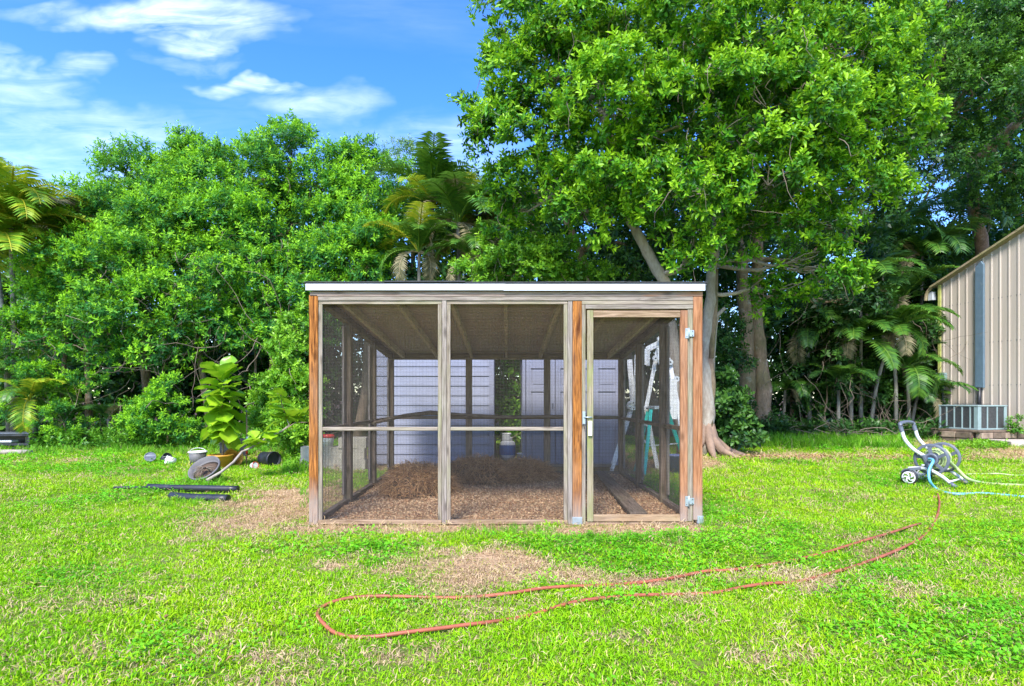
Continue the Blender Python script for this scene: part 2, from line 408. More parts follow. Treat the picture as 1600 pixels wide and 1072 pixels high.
# leaves
M['lf_hedge'] = mat_leaf('hedge_leaf', (0.012, 0.08, 0.03), (0.045, 0.23, 0.035), (0.30, 0.62, 0.02), 0.36, 0.5, 0.25)
M['lf_big'] = mat_leaf('broad_leaf', (0.012, 0.065, 0.014), (0.08, 0.29, 0.014), (0.34, 0.60, 0.02), 0.38, 0.42, 0.3, 0.5)
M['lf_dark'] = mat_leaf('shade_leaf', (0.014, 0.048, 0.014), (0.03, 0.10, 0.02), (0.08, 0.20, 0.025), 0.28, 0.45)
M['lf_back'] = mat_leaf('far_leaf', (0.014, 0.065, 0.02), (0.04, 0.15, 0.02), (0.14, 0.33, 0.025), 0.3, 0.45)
M['lf_bright'] = mat_leaf('bright_leaf', (0.06, 0.20, 0.016), (0.16, 0.40, 0.02), (0.30, 0.55, 0.03), 0.35)
M['lf_weed'] = mat_leaf('weed_leaf', (0.04, 0.15, 0.016), (0.09, 0.29, 0.02), (0.20, 0.42, 0.03), 0.3)
M['lf_fig'] = mat_leaf('fig_leaf', (0.13, 0.31, 0.012), (0.24, 0.46, 0.014), (0.42, 0.60, 0.03), 0.32, 0.35, 0.5)
M['lf_palm'] = mat_leaf('palm_leaf', (0.025, 0.085, 0.018), (0.06, 0.18, 0.02), (0.14, 0.27, 0.03), 0.28, 0.4)
M['lf_palmy'] = mat_leaf('yellowing_palm_leaf', (0.08, 0.25, 0.02), (0.20, 0.40, 0.02), (0.48, 0.46, 0.03), 0.3, 0.45)
M['lf_palmd'] = mat_leaf('dry_palm_leaf', (0.12, 0.13, 0.07), (0.22, 0.20, 0.11), (0.34, 0.29, 0.17), 0.2, 0.7, 0.2)
M['lf_sky'] = mat_leaf('blue_green_leaf', (0.05, 0.15, 0.07), (0.12, 0.28, 0.10), (0.25, 0.42, 0.12), 0.35)

# ------------------------------------------------------------------ ground
COOP = (-0.012, 5.4, 0.0)           # centre of the pen's front at the ground
CX0, CX1, CL = -1.86, 1.836, 3.66   # its sides and depth (world x)
def gsp(px, py, wx, wy, amt=1.0):
    """a bare patch from its centre and half sizes in pixels"""
    x, y = G(px, py); xa, _ = G(px + wx, py); _, y1 = G(px, py - wy); _, y0 = G(px, py + wy)
    return (x, y, abs(xa - x), (y1 - y0) / 2, amt)
PATCH = [gsp(750, 888, 105, 40), gsp(700, 862, 60, 12, .7), gsp(520, 886, 34, 9, .9), gsp(600, 893, 40, 6, .6), gsp(970, 908, 90, 9, .8), gsp(880, 900, 60, 14, .8),
         gsp(425, 780, 70, 24, .75), gsp(350, 800, 40, 8, .5), gsp(1250, 714, 130, 6, .8), gsp(1540, 702, 70, 12, .95), gsp(1580, 716, 60, 6, .8), gsp(1460, 690, 50, 6, .4), gsp(1060, 942, 70, 10, .55),
         gsp(1090, 975, 60, 10, .55), gsp(1190, 1030, 80, 14, .5), gsp(270, 880, 30, 5, .35), gsp(140, 1020, 30, 8, .6), gsp(420, 1030, 45, 14, .55),
         gsp(640, 1030, 60, 12, .45), gsp(100, 722, 70, 4, .5), gsp(980, 1000, 50, 8, .45), gsp(850, 1000, 30, 6, .35), gsp(1440, 935, 60, 6, .4),
         gsp(230, 1045, 50, 10, .4), gsp(560, 870, 40, 6, .4), gsp(1300, 770, 60, 5, .3)]
def dirt(x, y):
    x = np.asarray(x, float); y = np.asarray(y, float)
    d = np.zeros_like(x)
    wob = (fbm(x, y, 2.2) - .5)
    for cx, cy, rx, ry, a in PATCH:
        q = np.sqrt(((x - cx) / rx) ** 2 + ((y - cy) / ry) ** 2) + wob * 1.5
        d = np.maximum(d, a * np.clip(1.35 - q, 0, 1))
    # worn strip along the front of the pen
    q = np.abs(y - 5.22) / 0.20 + wob * 2.2
    d = np.maximum(d, np.where((x > -2.0) & (x < 1.75), np.clip(1.3 - q, 0, 1) * .95, 0))
    # left of the pen, under and behind it, and under the hedge
    q = np.hypot((x + 2.35) / .6, (y - 6.3) / 1.5) + wob
    d = np.maximum(d, np.clip(1.3 - q, 0, 1) * .95)
    ins = (x > CX0 - .03) & (x < CX1 + .03) & (y > 5.37)
    d = np.where(ins & (y < 11.5), 1.0, d)
    q = np.hypot((x - .2) / 3.9, (y - 10.9) / 2.0) + wob * .6
    d = np.maximum(d, np.clip((1.15 - q) * 3, 0, 1))
    d = np.maximum(d, np.clip((y - 16.2 + wob * 1.2 + np.clip(-x * .22, -1, 3)) * .8, 0, 1))
    d = np.maximum(d, .48 * np.clip((fbm(x + 40, y, 2.1) - .57) * 6, 0, 1) * (y < 14) * np.clip((fbm(x, y + 30, .35) - .42) * 5, 0, 1))
    return np.clip(d, 0, 1)
def clover(x, y):
    """where broad-leaved weeds take over from grass"""
    c = np.clip((fbm(x + 17, y + 5, .9) - .50) * 5, 0, 1) * .8
    for px, py, wx, wy in [(1470, 1010, 130, 40), (1300, 900, 130, 30), (900, 852, 150, 18), (620, 880, 60, 12), (1130, 850, 120, 18), (1520, 960, 80, 20), (560, 860, 120, 12), (1500, 672, 80, 10)]:
        cx, cy = G(px, py); xa, _ = G(px + wx, py); _, y1 = G(px, py - wy); _, y0 = G(px, py + wy)
        q = np.hypot((x - cx) / (xa - cx), (y - cy) / ((y1 - y0) / 2)) + (fbm(x, y, 2.0) - .5) * 1.6
        c = np.maximum(c, np.clip(1.4 - q, 0, 1))
    return c
def gz(x, y):
    x = np.asarray(x, float); y = np.asarray(y, float)
    return (fbm(x, y, 1.3) - .5) * .03 * (y < 60)
xs = np.unique(np.concatenate([np.linspace(-400, -30, 12), np.linspace(-30, -9, 42), np.linspace(-9, 12, 190), np.linspace(12, 30, 40), np.linspace(30, 400, 12)]))
ys = np.unique(np.concatenate([np.linspace(-60, 0, 10), np.linspace(0, 2, 12), np.linspace(2, 9, 130), np.linspace(9, 22, 80), np.linspace(22, 60, 20), np.linspace(60, 600, 14)]))
gx, gy = np.meshgrid(xs, ys)
V = np.stack([gx.ravel(), gy.ravel(), gz(gx, gy).ravel()], 1)
nx, ny = len(xs), len(ys)
ii, jj = np.meshgrid(np.arange(nx - 1), np.arange(ny - 1)); k0 = (jj * nx + ii).ravel()
Fq = np.stack([k0, k0 + 1, k0 + 1 + nx, k0 + nx], 1)
D = dirt(gx.ravel(), gy.ravel())
me = fast_mesh('ground', V, Fq, {'dirt': D}, True)
m, t, b, _ = new_mat('lawn_soil')
geo = t.new('ShaderNodeNewGeometry'); pos = geo.outputs['Position']
at = t.new('ShaderNodeAttribute', attribute_name='dirt')
n1 = t.noise(pos, 1.2, 5, 0.6); n2 = t.noise(pos, 26, 8, 0.72, 0.5); n3 = t.noise(pos, 90, 4, 0.6)
green = t.mix(t.maprange(n1, 0.35, 0.65), (0.12, 0.30, 0.015), (0.20, 0.38, 0.02))
green = t.mix(t.maprange(n2, 0.40, 0.64), (0.16, 0.13, 0.05), green)
tan = t.mix(t.maprange(n2, 0.35, 0.62), (0.26, 0.155, 0.08), (0.55, 0.37, 0.21))
tan = t.mix(t.math('MULTIPLY', t.maprange(n3, 0.55, 0.7), 0.5), tan, (0.62, 0.47, 0.32))
sp = t.new('ShaderNodeSeparateXYZ'); t.l.new(pos, sp.inputs[0])
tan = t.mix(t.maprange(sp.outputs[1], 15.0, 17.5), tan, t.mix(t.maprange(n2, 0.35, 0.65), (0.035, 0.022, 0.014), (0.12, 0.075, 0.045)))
f = t.maprange(t.math('ADD', at.outputs['Fac'], t.math('MULTIPLY', t.math('SUBTRACT', n2, 0.5), 0.7)), 0.30, 0.60)
t.put(b.inputs['Base Color'], t.mix(f, green, tan)); b.inputs['Roughness'].default_value = 0.95; b.inputs['Specular IOR Level'].default_value = 0.1
bump(t, b, t.math('ADD', n2, t.math('MULTIPLY', n3, 0.4)), 0.8, 0.025)
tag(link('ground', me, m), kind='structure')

# ---- scattered stuff: a point mesh whose nodes put real tufts on its points
TPL = {}
def template(name, V, Fc, mat, attrs=None):
    me = fast_mesh(name, V, Fc, attrs); me.materials.append(mat)
    o = bpy.data.objects.new(name, me); return o
def scatter(name, label, cat, pts, scl, idx, tpls, tilt=0.25, rots=None, parent=None):
    n = len(pts)
    me = bpy.data.meshes.new(name); me.vertices.add(n); me.vertices.foreach_set('co', np.ascontiguousarray(pts, dtype=np.float32).ravel())
    if rots is None: rots = np.stack([rng.normal(0, tilt, n), rng.normal(0, tilt, n), rng.uniform(0, 6.283, n)], 1)
    a = me.attributes.new('rot', 'FLOAT_VECTOR', 'POINT'); a.data.foreach_set('vector', np.ascontiguousarray(rots, dtype=np.float32).ravel())
    a = me.attributes.new('scl', 'FLOAT', 'POINT'); a.data.foreach_set('value', np.ascontiguousarray(scl, dtype=np.float32))
    a = me.attributes.new('idx', 'INT', 'POINT'); a.data.foreach_set('value', np.ascontiguousarray(idx, dtype=np.int32))
    o = link(name, me, None, parent)
    c = bpy.data.collections.new(name + '_tufts')
    for i, tp in enumerate(tpls): tp.name = '%s_%02d' % (name, i); c.objects.link(tp)
    g = bpy.data.node_groups.new(name, 'GeometryNodeTree')
    g.interface.new_socket('Geometry', in_out='INPUT', socket_type='NodeSocketGeometry')
    g.interface.new_socket('Geometry', in_out='OUTPUT', socket_type='NodeSocketGeometry')
    N = g.nodes; Lk = g.links
    gi = N.new('NodeGroupInput'); go = N.new('NodeGroupOutput'); ci = N.new('GeometryNodeCollectionInfo'); ip = N.new('GeometryNodeInstanceOnPoints')
    ci.inputs[0].default_value = c; ci.inputs[1].default_value = True; ci.inputs[2].default_value = True
    def named(nm, ty):
        nd = N.new('GeometryNodeInputNamedAttribute'); nd.data_type = ty; nd.inputs[0].default_value = nm; return nd.outputs[0]
    Lk.new(gi.outputs[0], ip.inputs['Points']); Lk.new(ci.outputs[0], ip.inputs['Instance'])
    ip.inputs['Pick Instance'].default_value = True
    Lk.new(named('idx', 'INT'), ip.inputs['Instance Index'])
    er = N.new('FunctionNodeEulerToRotation'); Lk.new(named('rot', 'FLOAT_VECTOR'), er.inputs[0]); Lk.new(er.outputs[0], ip.inputs['Rotation'])
    Lk.new(named('scl', 'FLOAT'), ip.inputs['Scale'])
    Lk.new(ip.outputs[0], go.inputs[0])
    md = o.modifiers.new('scatter', 'NODES'); md.node_group = g
    tag(o, label, cat, kind='stuff')
    return o
def blade_tuft(r, n, h, wd, spread, lean, rad):
    """n curved blades, each a tapering strip of 2 quads plus a tip"""
    Vs, Fs, T = [], [], []
    for i in range(n):
        a = r.uniform(0, 6.283); rr = rad * math.sqrt(r.random()); bx, by = rr * math.cos(a), rr * math.sin(a)
        a2 = r.uniform(0, 6.283); L = h * r.uniform(.55, 1.25); ln = r.uniform(.2, 1.0) * lean; wv = wd * r.uniform(.7, 1.3)
        dx, dy = math.cos(a2), math.sin(a2); sx, sy = -dy * wv / 2, dx * wv / 2
        k = len(Vs); c = []
        for q in (0, .45, .8, 1.0):
            th = ln * q * 1.1
            px = bx + dx * L * q * math.sin(th); py = by + dy * L * q * math.sin(th); pz = L * q * math.cos(th) - .004
            ww = (1, .95, .62, .04)[int(round(q * 3))] if q in (0, 1.0) else (.95 if q < .5 else .62)
            Vs += [(px - sx * ww, py - sy * ww, pz), (px + sx * ww, py + sy * ww, pz)]
        Fs += [(k, k + 1, k + 3, k + 2), (k + 2, k + 3, k + 5, k + 4), (k + 4, k + 5, k + 7, k + 6)]
        T += [r.random()] * 8
    return np.array(Vs), np.array(Fs), {'tint': np.array(T)}
def weed_tuft(r, n, h, ls, rad):
    """low rosette of small oval leaves"""
    Vs, Fs, T = [], [], []
    for i in range(n):
        a = r.uniform(0, 6.283); rr = rad * math.sqrt(r.random()); z = h * r.uniform(.3, 1)
        bx, by = rr * math.cos(a), rr * math.sin(a); L = ls * r.uniform(.7, 1.3); a2 = a + r.uniform(-1, 1)
        dx, dy = math.cos(a2), math.sin(a2); tz = r.uniform(-.35, .45) * L; sx, sy = -dy * L * .34, dx * L * .34; k = len(Vs)
        Vs += [(bx, by, z), (bx + dx * L * .5 - sx, by + dy * L * .5 - sy, z + tz * .5 + L * .12), (bx + dx * L, by + dy * L, z + tz), (bx + dx * L * .5 + sx, by + dy * L * .5 + sy, z + tz * .5 + L * .12)]
        Fs += [(k, k + 1, k + 2, k + 3)]; T += [r.random()] * 4
    return np.array(Vs), np.array(Fs), {'tint': np.array(T)}
def mat_grass(name, a, c_, d_, dry, dryamt, trans=.3):
    m, t, b, out = new_mat(name)
    at = t.new('ShaderNodeAttribute', attribute_name='tint'); oi = t.new('ShaderNodeObjectInfo')
    geo = t.new('ShaderNodeNewGeometry')
    n = t.noise(geo.outputs['Position'], 0.8, 4, 0.6)
    f = t.math('ADD', t.math('MULTIPLY', at.outputs['Fac'], .40), t.math('MULTIPLY', oi.outputs['Random'], .25))
    f = t.math('ADD', f, t.maprange(n, .3, .7, -.05, .45), clamp=True)
    c = t.ramp(f, [(0, a), (.5, c_), (1, d_)])
    dr = t.math('GREATER_THAN', t.math('FRACT', t.math('MULTIPLY', t.math('ADD', at.outputs['Fac'], oi.outputs['Random']), 17.3)), 1 - dryamt)
    c = t.mix(dr, c, dry)
    t.put(b.inputs['Base Color'], c); b.inputs['Roughness'].default_value = .5; b.inputs['Specular IOR Level'].default_value = .12
    tr = t.new('ShaderNodeBsdfTranslucent'); t.put(tr.inputs['Color'], c)
    mx = t.new('ShaderNodeMixShader'); mx.inputs[0].default_value = trans
    t.l.new(b.outputs[0], mx.inputs[1]); t.l.new(tr.outputs[0], mx.inputs[2]); t.l.new(mx.outputs[0], out.inputs[0])
    return m
M['grass'] = mat_grass('lawn_grass', (0.09, 0.33, 0.008), (0.26, 0.53, 0.008), (0.50, 0.63, 0.014), (0.58, 0.50, 0.18), .11)
M['grass_long'] = mat_grass('long_grass', (0.07, 0.27, 0.015), (0.15, 0.40, 0.02), (0.27, 0.47, 0.03), (0.40, 0.38, 0.18), .06)
M['grass_dry'] = mat_grass('dry_grass', (0.33, 0.21, 0.11), (0.50, 0.36, 0.20), (0.62, 0.49, 0.30), (0.30, 0.30, 0.06), .15, .15)
M['clover'] = mat_grass('lawn_weed', (0.07, 0.34, 0.015), (0.15, 0.48, 0.018), (0.30, 0.57, 0.02), (0.25, 0.42, 0.05), .05)
pr = random.Random(11)
def lawn_points(y0, y1, dens, mx=1.3):
    A = 0.93 * (y1 + y0) / 2 * 2 * (y1 - y0) + 2 * mx * (y1 - y0)
    n = int(A * dens)
    y = np.sqrt(rng.uniform(y0 ** 2, y1 ** 2, n)); x = rng.uniform(-1, 1, n) * (0.93 * y + mx)
    return x, y
def inbox(x, y):
    a = (x > CX0 - .02) & (x < CX1 + .02) & (y > 5.39) & (y < 9.1)
    for (p0, p1, hw) in (((228, 767), (374, 770), .07), ((262, 778), (360, 783), .085)):      # under the two black pipes
        (xa, ya), (xb, yb) = G(*p0), G(*p1); q = np.clip(((x - xa) * (xb - xa) + (y - ya) * (yb - ya)) / ((xb - xa) ** 2 + (yb - ya) ** 2), 0, 1)
        a = a | (np.hypot(x - xa - q * (xb - xa), y - ya - q * (yb - ya)) < hw)
    return a
X, Y_, SC = [], [], []
for y0, y1, dn, sc in ((1.2, 4.0, 860, 1.0), (4.0, 6.5, 520, 1.1), (6.5, 10, 250, 1.4), (10, 19, 110, 1.9)):
    x, y = lawn_points(y0, y1, dn); X.append(x); Y_.append(y); SC.append(np.full(len(x), sc))
X = np.concatenate(X); Y_ = np.concatenate(Y_); SC = np.concatenate(SC)
d = dirt(X, Y_); c = clover(X, Y_); u = rng.random(len(X)); hgt = .65 + .7 * fbm(X + 5, Y_ + 8, 1.7)
keep = (u > d * 1.25) & ~inbox(X, Y_) & (rng.random(len(X)) > c * .55)
print('grass tufts', keep.sum())
def mk(fn, mat, n, *a):
    o = []
    for _ in range(n):
        V, Fc, at = fn(pr, *a); o.append(template('t', V, Fc, mat, at))
    return o
ok = keep
pts = np.stack([X[ok], Y_[ok], gz(X[ok], Y_[ok])], 1)
scatter('lawn_grass', 'bright green mown lawn grass around the wooden pen', 'grass', pts, SC[ok] * hgt[ok] * rng.uniform(.8, 1.25, ok.sum()), rng.integers(0, 6, ok.sum()), mk(blade_tuft, M['grass'], 6, 22, .029, .0044, 0, 1.45, .055))
wk = (rng.random(len(X)) < c * .6) & (d < .22) & ~inbox(X, Y_)
pts = np.stack([X[wk], Y_[wk], gz(X[wk], Y_[wk])], 1)
scatter('lawn_weeds', 'low broad leaved weeds growing in patches through the lawn', 'weeds', pts, SC[wk] * rng.uniform(.8, 1.5, wk.sum()), rng.integers(0, 4, wk.sum()), mk(weed_tuft, M['clover'], 4, 18, .026, .018, .07))
dk = (rng.random(len(X)) < np.clip(d * 1.6, 0.04 + .18 * np.clip((fbm(X + 60, Y_ + 20, 1.6) - .42) * 3, 0, 1), .8)) & ~inbox(X, Y_) & (Y_ < 16)
pts = np.stack([X[dk], Y_[dk], gz(X[dk], Y_[dk]) + .004], 1)
scatter('dead_grass', 'dry straw coloured grass bits on the bare patches', 'dry grass', pts, SC[dk] * rng.uniform(.7, 1.2, dk.sum()), rng.integers(0, 4, dk.sum()), mk(blade_tuft, M['grass_dry'], 4, 12, .040, .0042, 0, 1.95, .07), tilt=.35)
# long grass under the trees, along walls and round things
LX, LY, LS = [], [], []
def long_strip(px0, px1, py0, py1, n, s):
    for _ in range(n):
        x, y = G(random.uniform(px0, px1), random.uniform(py0, py1)); LX.append(x); LY.append(y); LS.append(s * random.uniform(.6, 1.3))
long_strip(1115, 1420, 686, 702, 1500, 1.0); long_strip(1190, 1480, 680, 690, 500, .9); long_strip(720, 870, 826, 836, 60, .28); long_strip(850, 1080, 838, 852, 70, .28)
long_strip(225, 260, 764, 772, 30, .3); long_strip(250, 370, 778, 792, 60, .28); long_strip(470, 486, 760, 800, 12, .4); long_strip(440, 480, 715, 740, 60, .7); long_strip(-60, 480, 698, 712, 500, .7)
long_strip(1100, 1115, 770, 830, 10, .4); long_strip(290, 345, 745, 765, 60, .5); long_strip(1395, 1500, 745, 765, 50, .35); long_strip(1380, 1465, 686, 694, 80, .5)
long_strip(500, 1000, 715, 726, 60, .35); long_strip(225, 300, 712, 728, 50, .4)
LX, LY, LS = map(np.array, (LX, LY, LS)); ok = ~inbox(LX, LY)
scatter('long_grass', 'long unmown grass under the trees and round the clutter', 'grass', np.stack([LX[ok], LY[ok], gz(LX[ok], LY[ok])], 1), LS[ok], rng.integers(0, 4, ok.sum()), mk(blade_tuft, M['grass_long'], 4, 20, .24, .010, 0, .8, .10), tilt=.12)
# fallen leaves
n = 420; x = rng.uniform(-8, 11, n); y = rng.uniform(2.3, 15, n); ok = ~inbox(x, y) & ((dirt(x, y) > .25) | (rng.random(n) < .25))
fl = []
for _ in range(3):
    a, b2 = pr.uniform(.035, .06), pr.uniform(.4, .6); V = np.array([(0, 0, 0), (a * .5, a * b2 * .5, .012), (a, 0, .004), (a * .5, -a * b2 * .5, .010)])
    fl.append(template('t', V, np.array([(0, 1, 2, 3)]), mat_plain('fallen_leaf', pr.choice([(.42, .20, .06), (.30, .15, .07), (.55, .33, .10)]), .7)))
scatter('fallen_leaves', 'scattered brown fallen leaves lying on the lawn', 'leaves', np.stack([x[ok], y[ok], gz(x[ok], y[ok]) + .03], 1), rng.uniform(.7, 1.3, ok.sum()), rng.integers(0, 3, ok.sum()), fl, tilt=.3)
x = rng.uniform(4.3, 9.5, 900); y = 11.2 + rng.normal(0, .45, 900) + (x - 4) * .1
fl2 = [bpy.data.objects.new('t', o.data) for o in fl]
scatter('leaf_litter', 'brown leaf litter in a band before the long grass', 'leaf litter', np.stack([x, y, gz(x, y) + .02], 1), rng.uniform(.8, 1.8, 900), rng.integers(0, 3, 900), fl2, tilt=.3)

# ------------------------------------------------------------------ the wire pen
coop = empty('chicken_coop', COOP, 0, 'weathered wooden pen walled with wire mesh under a flat shed roof', 'chicken coop')
ox, oy = COOP[0], COOP[1]
def X5(px): return (px - VX) * .006 - ox            # local x and height on the plane of the pen's front
def Z5(py): return H - (py - VY) * .006
ZT = 2.085                                          # underside of the front header
ZB = 1.85                                           # the roof's back edge
def roofz(y): return 2.232 + (ZB + .05 - 2.232) * y / CL
def fb(name, px0, px1, py0, py1, y0, y1, mat, bev=.003, parent=coop):
    """board on the front from its outline in the photograph and its depth range"""
    return MB().box(X5(px0), X5(px1), y0, y1, Z5(py1), Z5(py0)).build(name, M[mat], parent, bev)
# posts of the front
fb('post', 482.5, 496.5, 460.5, 820, 0, .089, 'orange_z', .005)
fb('post', 1083.5, 1098, 463.5, 813, 0, .089, 'orange2_z', .005)
fb('post', 895, 909, 470.5, 814, 0, .089, 'orange_z', .004)
fb('post', 690.5, 697.5, 469, 820, .004, .089, 'wood_z', .003)
fb('post', 887.5, 894.6, 469, 820, .010, .089, 'wood_z', .003)
fb('post_base', 1089.5, 1099, 806, 818, -.006, .093, 'zinc', .002)
fb('post_base', 894.2, 909.8, 808, 820, -.006, .093, 'zinc', .002)
# header boards
fb('header_board', 484, 1098, 455.6, 463, .0, .038, 'header_x', .002)
fb('header_board', 496.8, 1083.2, 463.4, 469.6, .002, .040, 'wood_x', .002)
# trim round the three openings
for (a, b2, zt) in ((497, 690, 469.8), (697.7, 887, 469.8)):
    fb('trim', a, b2, zt, 475, .012, .034, 'pale_x')
    fb('trim', a, a + 6, 475.2, 815, .010, .034, 'pale_z'); fb('trim', b2 - 6, b2, 475.2, 815, .010, .034, 'pale_z')
    fb('mid_rail', a + 6.2, b2 - 6.2, 667.5, 673, .006, .044, 'pale_x')
fb('bottom_rail', 497, 690, 813, 819.6, -.004, .040, 'brown_x'); fb('bottom_rail', 697.8, 887, 813, 819.6, -.004, .040, 'brown_x')
fb('header_board', 909.4, 1083.2, 470, 475.6, .004, .040, 'pale_x'); fb('header_board', 915, 1083.2, 476, 482.6, .002, .040, 'wood_x')
fb('trim', 909.4, 915, 476, 820, .002, .040, 'pale_z'); fb('trim', 1075, 1083, 483, 815, .008, .044, 'pale_z')
fb('sill_board', 915, 1083, 816.5, 820.5, -.006, .045, 'brown_x')
fb('sill_board', 1045, 1099, 818.6, 824, -.05, .03, 'dark_x', .004)
# the wire-mesh door
door = MB().box(X5(917.5), X5(927), -.006, .030, Z5(815), Z5(485)).build('door', M['green_z'], coop, .003)
MB().box(X5(1063), X5(1074.2), -.006, .030, Z5(815), Z5(485)).build('door_stile', M['orange2_z'], door, .003)
MB().box(X5(927.2), X5(1062.8), -.005, .030, Z5(496), Z5(485.4)).build('door_rail', M['brown_x'], door, .003)
MB().box(X5(927.2), X5(1062.8), -.005, .030, Z5(815), Z5(804.5)).build('door_rail', M['mould_x'], door, .003)
def wires(name, a, b2, z0, z1, axis, c, parent, top=None, pitch=.0137, th=.0012):
    """welded square mesh between a and b along x (axis 0) or y (axis 1), at offset c"""
    n = int((b2 - a) / pitch); Vs = []; Fs = []
    def barz(p, q, horiz):
        k = len(Vs); h = th / 2
        (u0, w0), (u1, w1) = p, q
        for du, dc in ((-h, -h), (h, -h), (h, h), (-h, h)):
            for (u, ww) in ((u0, w0), (u1, w1)):
                if horiz: uu, zz = u, ww + du
                else: uu, zz = u + du, ww
                Vs.append((uu, c + dc, zz) if axis == 0 else (c + dc, uu, zz))
        for i in range(4):
            i2 = (i + 1) % 4; Fs.append((k + 2 * i, k + 2 * i + 1, k + 2 * i2 + 1, k + 2 * i2))
    for i in range(n + 1):
        u = a + i * pitch + math.sin(i * .31) * .0009; zt = z1 if top is None else top(u); barz((u, z0), (u, zt), False)
    for j in range(int((z1 - z0) / pitch) + 1):
        z = z0 + j * pitch; e = b2
        if top is not None and z > top(b2): 
            e = a + (b2 - a) * max(0.02, min(1, (top(a) - z) / (top(a) - top(b2))))
        barz((a, z), (e, z), True)
    me = fast_mesh(name, np.array(Vs), np.array(Fs)); o = link(name, me, M['wire'], parent); o['kind'] = 'stuff'
    return o
wires('wire_mesh', X5(497), X5(690), Z5(815), Z5(470), 0, .040, coop, th=.0017)
wires('wire_mesh', X5(697.7), X5(887), Z5(815), Z5(470), 0, .040, coop, th=.0017)
wires('wire_mesh', X5(924), X5(1066), Z5(810), Z5(490), 0, .033, door, th=.0017)
# hinges and latch
for py in (521, 783):
    zc = Z5(py); xc = X5(1076)
    hg = MB().box(xc - .034, xc - .002, -.011, -.0065, zc - .047, zc + .047).box(xc + .004, xc + .050, -.006, 0.0, zc - .030, zc + .030).mesh('hinge', .001)
    h = link('hinge', hg, M['zinc'], coop)
    MB().tube([(xc, -.012, zc - .05), (xc, -.012, zc + .05)], .006, 8).build('hinge_pin', M['zinc'], h)
    for dx, dz in ((-.02, .03), (-.02, -.03), (.035, .018), (.035, -.018)): MB().tube([(xc + dx, -.013, zc + dz), (xc + dx, -.005, zc + dz)], .004, 6).build('screw', M['blackp'], h)
la = MB().box(X5(910), X5(914.5), -.012, -.002, Z5(663), Z5(643)).build('latch', M['zinc'], coop, .001)
MB().tube([(X5(912), -.02, Z5(652)), (X5(925), -.02, Z5(652))], .006, 8).build('latch_bolt', M['zinc'], la)
MB().tube([(X5(912), -.016, Z5(662)), (X5(912.6), -.020, Z5(670))], .004, 6).build('latch_pin', M['blackp'], la)
MB().box(X5(918.6), X5(924.6), -.030, -.007, Z5(681), Z5(658)).build('barrel_bolt', M['whitep'], door, .004)
# long side walls and back: posts, plates, rails, base boards, mesh
xl0, xl1 = CX0 - ox, CX0 - ox + .089; xr0, xr1 = CX1 - ox - .089, CX1 - ox
for (x0, x1, out) in ((xl0, xl1, -1), (xr0, xr1, 1)):
    for k in (1, 2, 3):
        y = CL * k / 3 - .045
        MB().box(x0, x1, y - .044, y + .044, 0, roofz(y) - .10).build('post', M['dark_z'], coop, .003)
        xt = x0 + .004 if out < 0 else x1 - .03
        MB().box(xt, xt + .026, y - .095, y - .050, .10, roofz(y) - .13).build('trim', M['wood_z'], coop, .002)
    # sloping top plate
    p = MB(); 
    v = [(x, y, roofz(y) - .10 + dz) for dz in (0, .085) for y in (.095, CL) for x in (x0 + .01, x1 - .01)]
    p.add(v, [(0, 2, 3, 1), (4, 5, 7, 6), (0, 1, 5, 4), (2, 6, 7, 3), (0, 4, 6, 2), (1, 3, 7, 5)]).build('top_plate', M['dark_y'], coop)
    for k in range(3):
        ya = .095 if k == 0 else CL * k / 3; yb = CL * (k + 1) / 3 - .095
        MB().box(x0 + .02, x1 - .02, ya, yb, .855, .90).build('side_rail', M['dark_y'], coop, .003)
        MB().box(x0 + .015, x1 - .015, ya, yb, .0, .05).build('base_board', M['dark_y'], coop, .003)
    xm = x0 - .002 if out < 0 else x1 + .002
    wires('wire_mesh', .05, CL - .01, .03, roofz(.05) - .1, 1, xm, coop, top=lambda u: roofz(u) - .06, th=.0012)
bx = [xl1, -.48, .70, xr0]       # back posts seen at pixels 733 and 854
for px in (733, 854.5):
    xx = (px - VX) / F * (oy + CL) - ox
    MB().box(xx - .05, xx + .05, CL - .09, CL, 0, ZB - .061).build('post', M['dark_z'], coop, .003)
MB().box(xl1, xr0, CL - .085, CL - .005, ZB - .06, ZB + .045).build('top_plate', M['dark_x'], coop)
xs_ = [xl1, (733 - VX) / F * 9.06 - ox - .05, (733 - VX) / F * 9.06 - ox + .05, (854.5 - VX) / F * 9.06 - ox - .05, (854.5 - VX) / F * 9.06 - ox + .05, xr0]
for i in (0, 2, 4):
    MB().box(xs_[i], xs_[i + 1], CL - .065, CL - .02, .86, .91).build('back_rail', M['dark_x'], coop, .003)
    MB().box(xs_[i], xs_[i + 1], CL - .065, CL - .02, .0, .045).build('base_board', M['dark_x'], coop, .003)
wires('wire_mesh', xl0, xr1, .03, ZB - .02, 0, CL + .004, coop, th=.0012)
# roof: rafters, sheathing, white drip edge and shingle courses
xr_ = np.linspace(xl0 + .25, xr1 - .25, 7)
for x in xr_:
    v = [(xx, y, roofz(y) - .10 + dz) for dz in (0, .086) for y in (.042, CL - .09) for xx in (x - .019, x + .019)]
    MB().add(v, [(0, 2, 3, 1), (4, 5, 7, 6), (0, 1, 5, 4), (2, 6, 7, 3), (0, 4, 6, 2), (1, 3, 7, 5)]).build('rafter', M['rafter'], coop)
def slab(x0, x1, y0, y1, dz0, dz1):
    v = [(x, y, roofz(y) + dz) for dz in (dz0, dz1) for y in (y0, y1) for x in (x0, x1)]
    return MB().add(v, [(0, 2, 3, 1), (4, 5, 7, 6), (0, 1, 5, 4), (2, 6, 7, 3), (0, 4, 6, 2), (1, 3, 7, 5)])
xq = [xl0 - .01, xl0 + 1.24, xl0 + 2.46, xr1 + .01]
